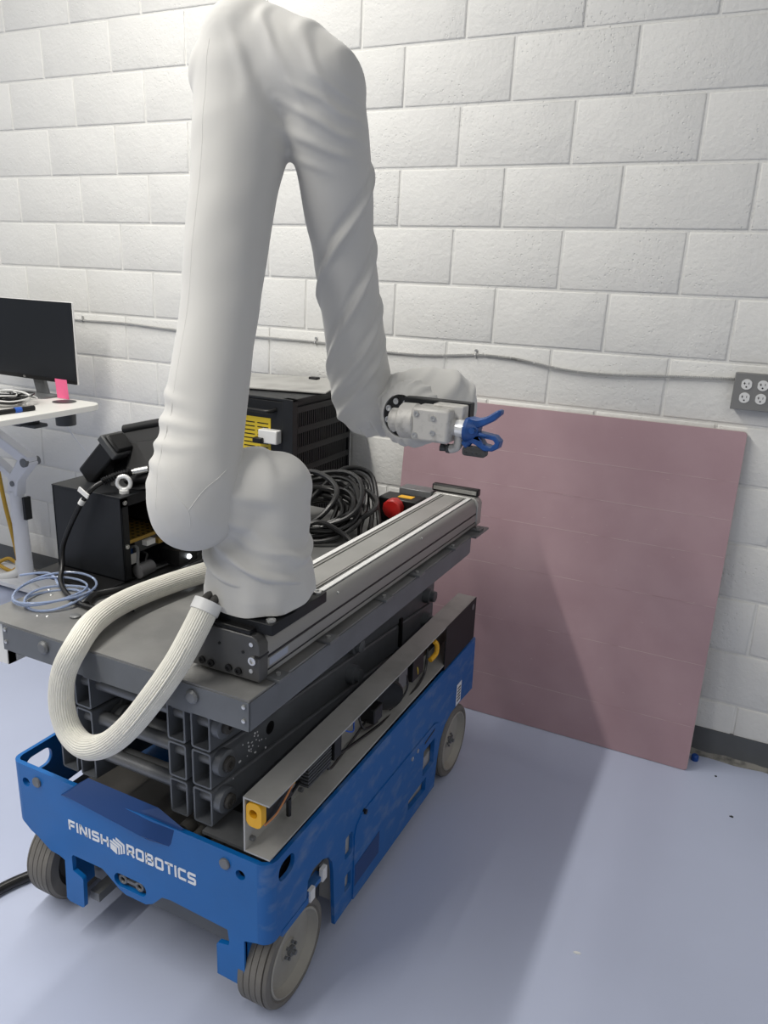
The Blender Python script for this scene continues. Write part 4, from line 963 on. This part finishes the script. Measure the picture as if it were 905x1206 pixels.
for r_ in range(nrow):
    zt = top-r_*rowh
    if zt-0.02 < 0.02: break
    lv.box(rx1-0.006, rx1, ry0+0.03, ry1-0.012, zt-0.022, zt)
    for s_ in range(27):
        y = ry0+0.035+s_*0.0137
        lv.box(rx1-0.005, rx1-0.001, y, y+0.0065, zt-rowh, zt-0.022)
part('slotted_panel', lv, M_BLACKM, rk, kind='stuff')
part('door_handle', MB().tube([(-0.84, ry0-0.002, 1.19), (-0.82, ry0-0.025, 1.187), (-0.68, ry0-0.03, 1.184), (-0.645, ry0-0.025, 1.184), (-0.63, ry0-0.002, 1.188)], 0.008, 10, 5), M_BLACK, rk)
lb = part('warning_label', MB().box(-0.80, -0.652, ry0-0.0015, ry0, 1.03, 1.155), M_LABEL, rk, label='yellow warning label with small print')
pt = MB()
for i in range(7):
    for sgn in (0, 1):
        pt.box(-0.77+0.06*sgn, -0.722+0.06*sgn, ry0-0.0022, ry0-0.0012, 1.042+0.015*i, 1.046+0.015*i)
for i in range(3): pt.cyl((-0.787, ry0-0.003, 1.05+0.042*i), (-0.787, ry0-0.001, 1.05+0.042*i), 0.006, n=10)
part('label_print', pt, M_BLACK, lb)
part('power_switch', MB().box(-0.685, -0.605, ry0-0.035, ry0, 1.068, 1.118), M_WHITE, rk, bevel=0.004, label='grey-white switch block')
part('switch_lever', MB().box(-0.70, -0.66, ry0-0.05, ry0-0.02, 1.068, 1.088), M_BLACK, rk, bevel=0.003)
ms = MB().box(-0.20, 0.24, -0.13, 0.20, -0.002, 0.002, Matrix.Translation((-0.79, -0.26, rz+0.012)) @ Matrix.Rotation(math.radians(14), 4, 'Z') @ Matrix.Rotation(math.radians(2), 4, 'X'))
single('metal_sheet', ms, M_GALV, 'loose grey metal sheet lying on top of the tall black rack', 'sheet', base=(-0.79, -0.26, rz))
single('binder_clip', MB().box(-0.74, -0.70, -0.10, -0.07, rz+0.016, rz+0.028), M_BLACK, 'small black clip at the back edge of the metal sheet', 'clip', bevel=0.004, base=(-0.72, -0.085, rz+0.01))

# ------------------------------------------------------------------ black cable coil and stop box on the deck
cc = thing('cable_coil', (-0.26, -0.82, 0.892), 'big loose coil of black cable on the deck behind the robot base', 'cable')
def pw(x, y, h): return PF @ Vector((x, y, h))
for k in range(16):
    R = random.uniform(0.10, 0.14); cx = -0.44+random.uniform(-0.03, 0.03); cy = 0.98+random.uniform(-0.05, 0.05)
    tiltx = random.uniform(0.12, 0.75); lift0 = R*math.sin(tiltx)+0.012+0.002*k
    az = random.uniform(-0.4, 0.4)
    pl = []
    for j in range(14):
        a = 2*math.pi*j/14
        u, v_ = R*math.cos(a)*1.15, R*math.sin(a)
        X, Y, H = u, v_*math.cos(tiltx), v_*math.sin(tiltx)
        X, Y = X*math.cos(az)-Y*math.sin(az), X*math.sin(az)+Y*math.cos(az)
        pl.append(pw(cx+X, cy+Y, lift0+H+0.006*math.sin(a*3+k)))
    part('cable_loop', MB().tube(pl, random.choice((0.0065, 0.0075, 0.0085)), 9, 4, closed=True), M_BLACKC, cc)
for pl in ([(-0.47, 1.02, 0.10), (-0.43, 1.12, 0.17), (-0.36, 1.18, 0.15), (-0.29, 1.10, 0.06), (-0.24, 1.02, 0.012), (-0.21, 0.97, 0.008)],
           [(-0.48, 0.98, 0.08), (-0.44, 1.10, 0.155), (-0.37, 1.16, 0.14), (-0.30, 1.08, 0.05), (-0.26, 0.98, 0.01)],
           [(-0.42, 0.80, 0.03), (-0.36, 0.84, 0.07), (-0.28, 0.86, 0.04), (-0.23, 0.84, 0.01)],
           [(-0.40, 1.0, 0.03), (-0.40, 1.10, 0.12), (-0.36, 1.14, 0.13), (-0.33, 1.10, 0.07), (-0.30, 1.0, 0.02), (-0.26, 0.93, 0.01)]):
    part('cable_run', MB().tube([pw(*p) for p in pl], 0.008, 9, 7), M_BLACKC, cc)
single('cable_tie', MB().tube([pw(-0.36, 0.86, 0.05), pw(-0.32, 0.91, 0.07), pw(-0.28, 0.97, 0.06)], 0.0022, 6), M_WHITE, 'thin white zip tie sticking out of the black cable coil', 'zip tie', base=pw(-0.32, 0.91, 0.05))

es = thing('stop_box', (-0.27, 1.20, 0.0), 'black emergency stop box with red button beside the rail end', 'stop button', frame=PF)
part('housing', MB().box(-0.325, -0.185, 1.172, 1.255, 0.0, 0.085), M_BLACK, es, bevel=0.006)
part('button', MB().rings([((-0.255, 1.176, 0.062), 0.018), ((-0.255, 1.162, 0.062), 0.018), ((-0.255, 1.161, 0.062), 0.031), ((-0.255, 1.130, 0.060), 0.033), ((-0.255, 1.126, 0.060), 0.028), ((-0.255, 1.125, 0.060), 0.001)], 10), M_RED, es, label='red mushroom button')
part('yellow_label', MB().box(-0.265, -0.215, 1.195, 1.225, 0.085, 0.0865), M_YEL, es)
part('collar', MB().torus((-0.328, 1.20, 0.045), (1, 0.2, 0), 0.014, 0.006), M_BLACK, es)
part('cable', MB().tube([(-0.325, 1.20, 0.045), (-0.36, 1.20, 0.075), (-0.40, 1.18, 0.07), (-0.41, 1.15, 0.03), (-0.40, 1.11, 0.010)], 0.0055, 9, 7), M_BLACKC, es)

# ------------------------------------------------------------------ desk, monitor and what lies on it
CUPX, CUPY = -1.90, -0.315
dk = thing('standing_desk', (-2.40, -0.32, 0.0), 'white height-adjustable standing desk by the block wall', 'desk')
TZ = 1.062
top2 = rrect(-2.85, -1.735, -1.05, -0.235, 0.07, 6)
part('desktop', MB().prism([top2], lambda a, b: (a, b, TZ-0.026), lambda a, b: (a, b, TZ)), M_TOP, dk, bevel=0.006)
part('column', MB().rings([((-2.40, -0.215, 0.05), 0.044), ((-2.40, -0.215, 0.08), 0.040), ((-2.41, -0.215, 0.54), 0.036)], 28), M_DESK, dk)
part('column_fork', MB().prism([[(-2.445, 0.52), (-2.375, 0.52), (-2.36, 0.60), (-2.26, 0.70), (-2.27, 0.74), (-2.33, 0.735), (-2.42, 0.62)]], fy(-0.245), fy(-0.185)), M_DESK, dk, bevel=0.006)
def bar(p0, p1, wd, th):
    p0, p1 = Vector(p0), Vector(p1); d = (p1-p0).normalized(); nrm_ = Vector((-d.z, 0, d.x))
    mb = MB(); vs = []
    for y in (-th/2, th/2):
        for p, s_ in ((p0, -1), (p0, 1), (p1, 1), (p1, -1)): vs.append(p+nrm_*wd/2*s_+Vector((0, y, 0)))
    return mb.add(vs, [(0, 1, 2, 3), (7, 6, 5, 4), (0, 4, 5, 1), (1, 5, 6, 2), (2, 6, 7, 3), (3, 7, 4, 0)])
part('upper_link', bar((-2.27, -0.225, 0.715), (-2.72, -0.30, 0.985), 0.055, 0.055), M_DESK, dk, bevel=0.006)
part('lower_link', bar((-2.39, -0.215, 0.60), (-2.74, -0.28, 0.88), 0.035, 0.05), M_DESK, dk, bevel=0.005)
part('pivot', MB().cyl((-2.285, -0.26, 0.71), (-2.285, -0.17, 0.71), 0.022), M_GREY2, dk)
part('pivot', MB().cyl((-2.395, -0.25, 0.585), (-2.395, -0.18, 0.585), 0.014), M_GREY2, dk)
part('desk_head', MB().box(-2.80, -2.40, -0.75, -0.24, TZ-0.075, TZ-0.027), M_DESK, dk, bevel=0.006)
part('control_paddle', MB().box(-1.92, -1.80, -0.64, -0.54, TZ-0.055, TZ-0.027).box(-1.86, -1.765, -0.60, -0.53, TZ-0.065, TZ-0.05), M_DARKGREY, dk, bevel=0.004)
part('cup_holder', MB().rings([((CUPX, CUPY, TZ+0.002), 0.001), ((CUPX, CUPY, TZ+0.002), 0.048), ((CUPX, CUPY, TZ+0.0015), 0.052), ((CUPX, CUPY, TZ+0.0015), 0.046), ((CUPX, CUPY, TZ-0.030), 0.046), ((CUPX, CUPY, TZ-0.105), 0.044), ((CUPX, CUPY, TZ-0.105), 0.001)], 32, False), M_DARKGREY, dk, label='dark cup holder sunk in the desktop')
part('base_plate', MB().prism([rrect(-2.75, -2.20, -0.30, -0.10, 0.03, 4)], lambda a, b: (a, b, 0.028), lambda a, b: (a, b, 0.052)), M_DESK, dk, bevel=0.004)
part('base_leg', MB().tube([(-2.32, -0.25, 0.04), (-2.1, -0.34, 0.045), (-1.92, -0.46, 0.04), (-1.85, -0.56, 0.03)], 0.022, 12, 6), M_WHITE, dk)
part('base_leg', MB().tube([(-2.46, -0.20, 0.14), (-2.47, -0.21, 0.08), (-2.54, -0.27, 0.055), (-2.75, -0.38, 0.05), (-2.95, -0.5, 0.04)], 0.022, 12, 6), M_WHITE, dk)
for x, y in ((-2.70, -0.2), (-2.24, -0.2), (-1.87, -0.54)):
    part('caster', MB().cyl((x, y-0.012, 0.022), (x, y+0.012, 0.022), 0.022), M_BLACK, dk)
part('power_brick', MB().box(-2.345, -2.325, -0.24, -0.20, 0.40, 0.52), M_BLACK, dk, bevel=0.003)
part('loose_wire', MB().tube([(-2.1, -0.21, TZ-0.03), (-2.05, -0.14, 0.85), (-1.95, -0.10, 0.74), (-1.85, -0.08, 0.78), (-1.83, -0.08, 0.83)], 0.003, 6, 8), M_DESK, dk)

mo = thing('monitor', (-2.13, -0.30, TZ), 'black flat computer monitor on the white standing desk', 'monitor')
MMx = Matrix.Translation((-2.165, -0.26, 1.318)) @ Matrix.Rotation(math.radians(-2), 4, 'Z')
def mm(mb): mb.v = [tuple(MMx @ Vector(v)) for v in mb.v]; return mb
part('shell', mm(MB().box(-0.3065, 0.3065, 0.003, 0.013, -0.1825, 0.1825)), M_WHITE, mo, bevel=0.003, label='white rear shell and rim')
part('screen', mm(MB().box(-0.304, 0.304, -0.004, 0.006, -0.180, 0.180)), M_SCREEN, mo)
part('chin', mm(MB().box(-0.304, 0.304, -0.0055, 0.004, -0.180, -0.163)), M_BLACK, mo)
lgm = mm(MB().torus((-0.045, -0.006, -0.1715), (0, 1, 0), 0.0035, 0.0008, 14, 6).box(-0.038, -0.036, -0.0065, -0.0055, -0.175, -0.168).box(-0.038, -0.033, -0.0065, -0.0055, -0.175, -0.1738))
part('maker_mark', lgm, M_CHROME, mo)
part('stand_neck', MB().prism([[(-2.17, TZ+0.004), (-2.10, TZ+0.004), (-2.135, 1.20), (-2.205, 1.20)]], fy(-0.235), fy(-0.215)), M_GREY2, mo, bevel=0.003)
part('stand_foot', MB().prism([rrect(-2.28, -2.02, -0.33, -0.215, 0.03, 4)], lambda a, b: (a, b, TZ), lambda a, b: (a, b, TZ+0.008)), M_GREY2, mo)
nm = MB().box(-0.039, 0.039, -0.0008, 0.0, -0.090, 0.0, MMx @ Matrix.Translation((0.208, -0.0075, -0.163)) @ Matrix.Rotation(math.radians(4), 4, 'X'))
single('sticky_note', nm, M_NOTE, 'bright pink sticky note hanging from the monitor\'s lower edge', 'note', base=MMx @ Vector((0.225, -0.006, -0.2)))

# cable heap, marker, box on the desk
ch2 = thing('cable_heap', (-2.02, -0.52, TZ), 'tangled heap of black and white cables on the white desk', 'cable')
for k in range(16):
    R = random.uniform(0.05, 0.10); cx = -2.05+random.uniform(-0.05, 0.05); cy = -0.52+random.uniform(-0.06, 0.06)
    pl = [(cx+1.2*R*math.cos(a), cy+R*math.sin(a), TZ+0.008+0.0025*k+0.008*abs(math.sin(a*1.5+k))) for a in [2*math.pi*j/12 for j in range(12)]]
    part('cable_loop', MB().tube(pl, random.choice((0.003, 0.0045)), 7, 4, closed=True), M_BLACKC if k % 5 else M_WHITE, ch2)
part('white_cable', MB().tube([(-2.30, -0.80, TZ+0.02), (-2.15, -0.62, TZ+0.045), (-2.03, -0.50, TZ+0.06), (-1.94, -0.47, TZ+0.045), (-1.92, -0.50, TZ+0.01)], 0.005, 8, 8), M_WHITE, ch2)
mk = thing('marker_pen', (-1.83, -0.66, TZ), 'black marker with blue band lying on the white desk edge', 'marker')
part('barrel', MB().rings([((-1.845, -0.745, TZ+0.010), 0.004), ((-1.842, -0.72, TZ+0.010), 0.010), ((-1.832, -0.62, TZ+0.010), 0.011)], 16), M_BLACK, mk)
part('band', MB().cyl((-1.833, -0.635, TZ+0.011), (-1.830, -0.605, TZ+0.011), 0.0118), M_BLUEC, mk)
part('cap', MB().cyl((-1.830, -0.605, TZ+0.011), (-1.823, -0.545, TZ+0.011), 0.0105), M_BLACK, mk)
single('coaster', MB().rings([((-1.94, -0.30, TZ), 0.05), ((-1.94, -0.30, TZ+0.004), 0.05), ((-1.94, -0.30, TZ+0.004), 0.001)], 28, False), M_BLACK, 'flat black coaster on the desk below the monitor corner', 'coaster', base=(-1.94, -0.30, TZ)) if False else None
kb = thing('docking_station', (-2.33, -0.55, TZ), 'stack of dark and silver electronics on the desk below the monitor', 'electronics')
part('lower_unit', MB().box(-2.47, -2.20, -0.56, -0.38, TZ, TZ+0.018), M_DARKGREY, kb, bevel=0.003)
part('upper_unit', MB().box(-2.45, -2.22, -0.53, -0.40, TZ+0.018, TZ+0.034), M_ALUC, kb, bevel=0.003)
part('cable_plug', MB().box(-2.24, -2.20, -0.58, -0.53, TZ+0.0, TZ+0.05), M_BLACK, kb, bevel=0.003)
kb2 = thing('keyboard', (-2.02, -0.78, TZ), 'black keyboard end at the photo\'s left edge of the white desk', 'keyboard')
part('case', MB().box(-2.30, -1.90, -0.86, -0.72, TZ, TZ+0.014), M_BLACK, kb2, bevel=0.003)
wbx = thing('white_box', (-2.35, -0.75, TZ), 'small white box lying above the cable heap at the left edge', 'box')
part('body', MB().box(-2.50, -2.26, -0.56, -0.44, TZ+0.034+0.016, TZ+0.034+0.016+0.045), M_WHITE, wbx, bevel=0.004)
part('riser', MB().box(-2.42, -2.32, -0.52, -0.44, TZ+0.034, TZ+0.050), M_BLACK, wbx)

# cords on the floor
yc = MB().tube([(-2.66, -0.12, 0.62), (-2.62, -0.13, 0.42), (-2.585, -0.13, 0.25), (-2.56, -0.13, 0.10), (-2.55, -0.14, 0.064)], 0.011, 10, 8)
yc.tube([(-2.60-0.10*math.cos(a), -0.15+0.055*math.sin(a), 0.064+0.010*(j % 3)) for j, a in enumerate([2*math.pi*j/14 for j in range(14)])], 0.010, 10, 4, closed=True)
single('extension_cord', yc, M_CORD, 'yellow extension cord hanging and coiled beside the white desk column', 'cord', base=(-2.6, -0.25, 0.05))
fc_ = MB().tube([(-0.60, -1.42, 0.014), (-0.655, -1.56, 0.014), (-0.72, -1.70, 0.016), (-0.735, -1.84, 0.014), (-0.70, -2.05, 0.014), (-0.66, -2.25, 0.014)], 0.0145, 12, 8)
single('floor_cable', fc_, M_BLACKC, 'thick black cable on the floor by the lift\'s left front wheel', 'cable', base=(-0.7, -1.8, 0))
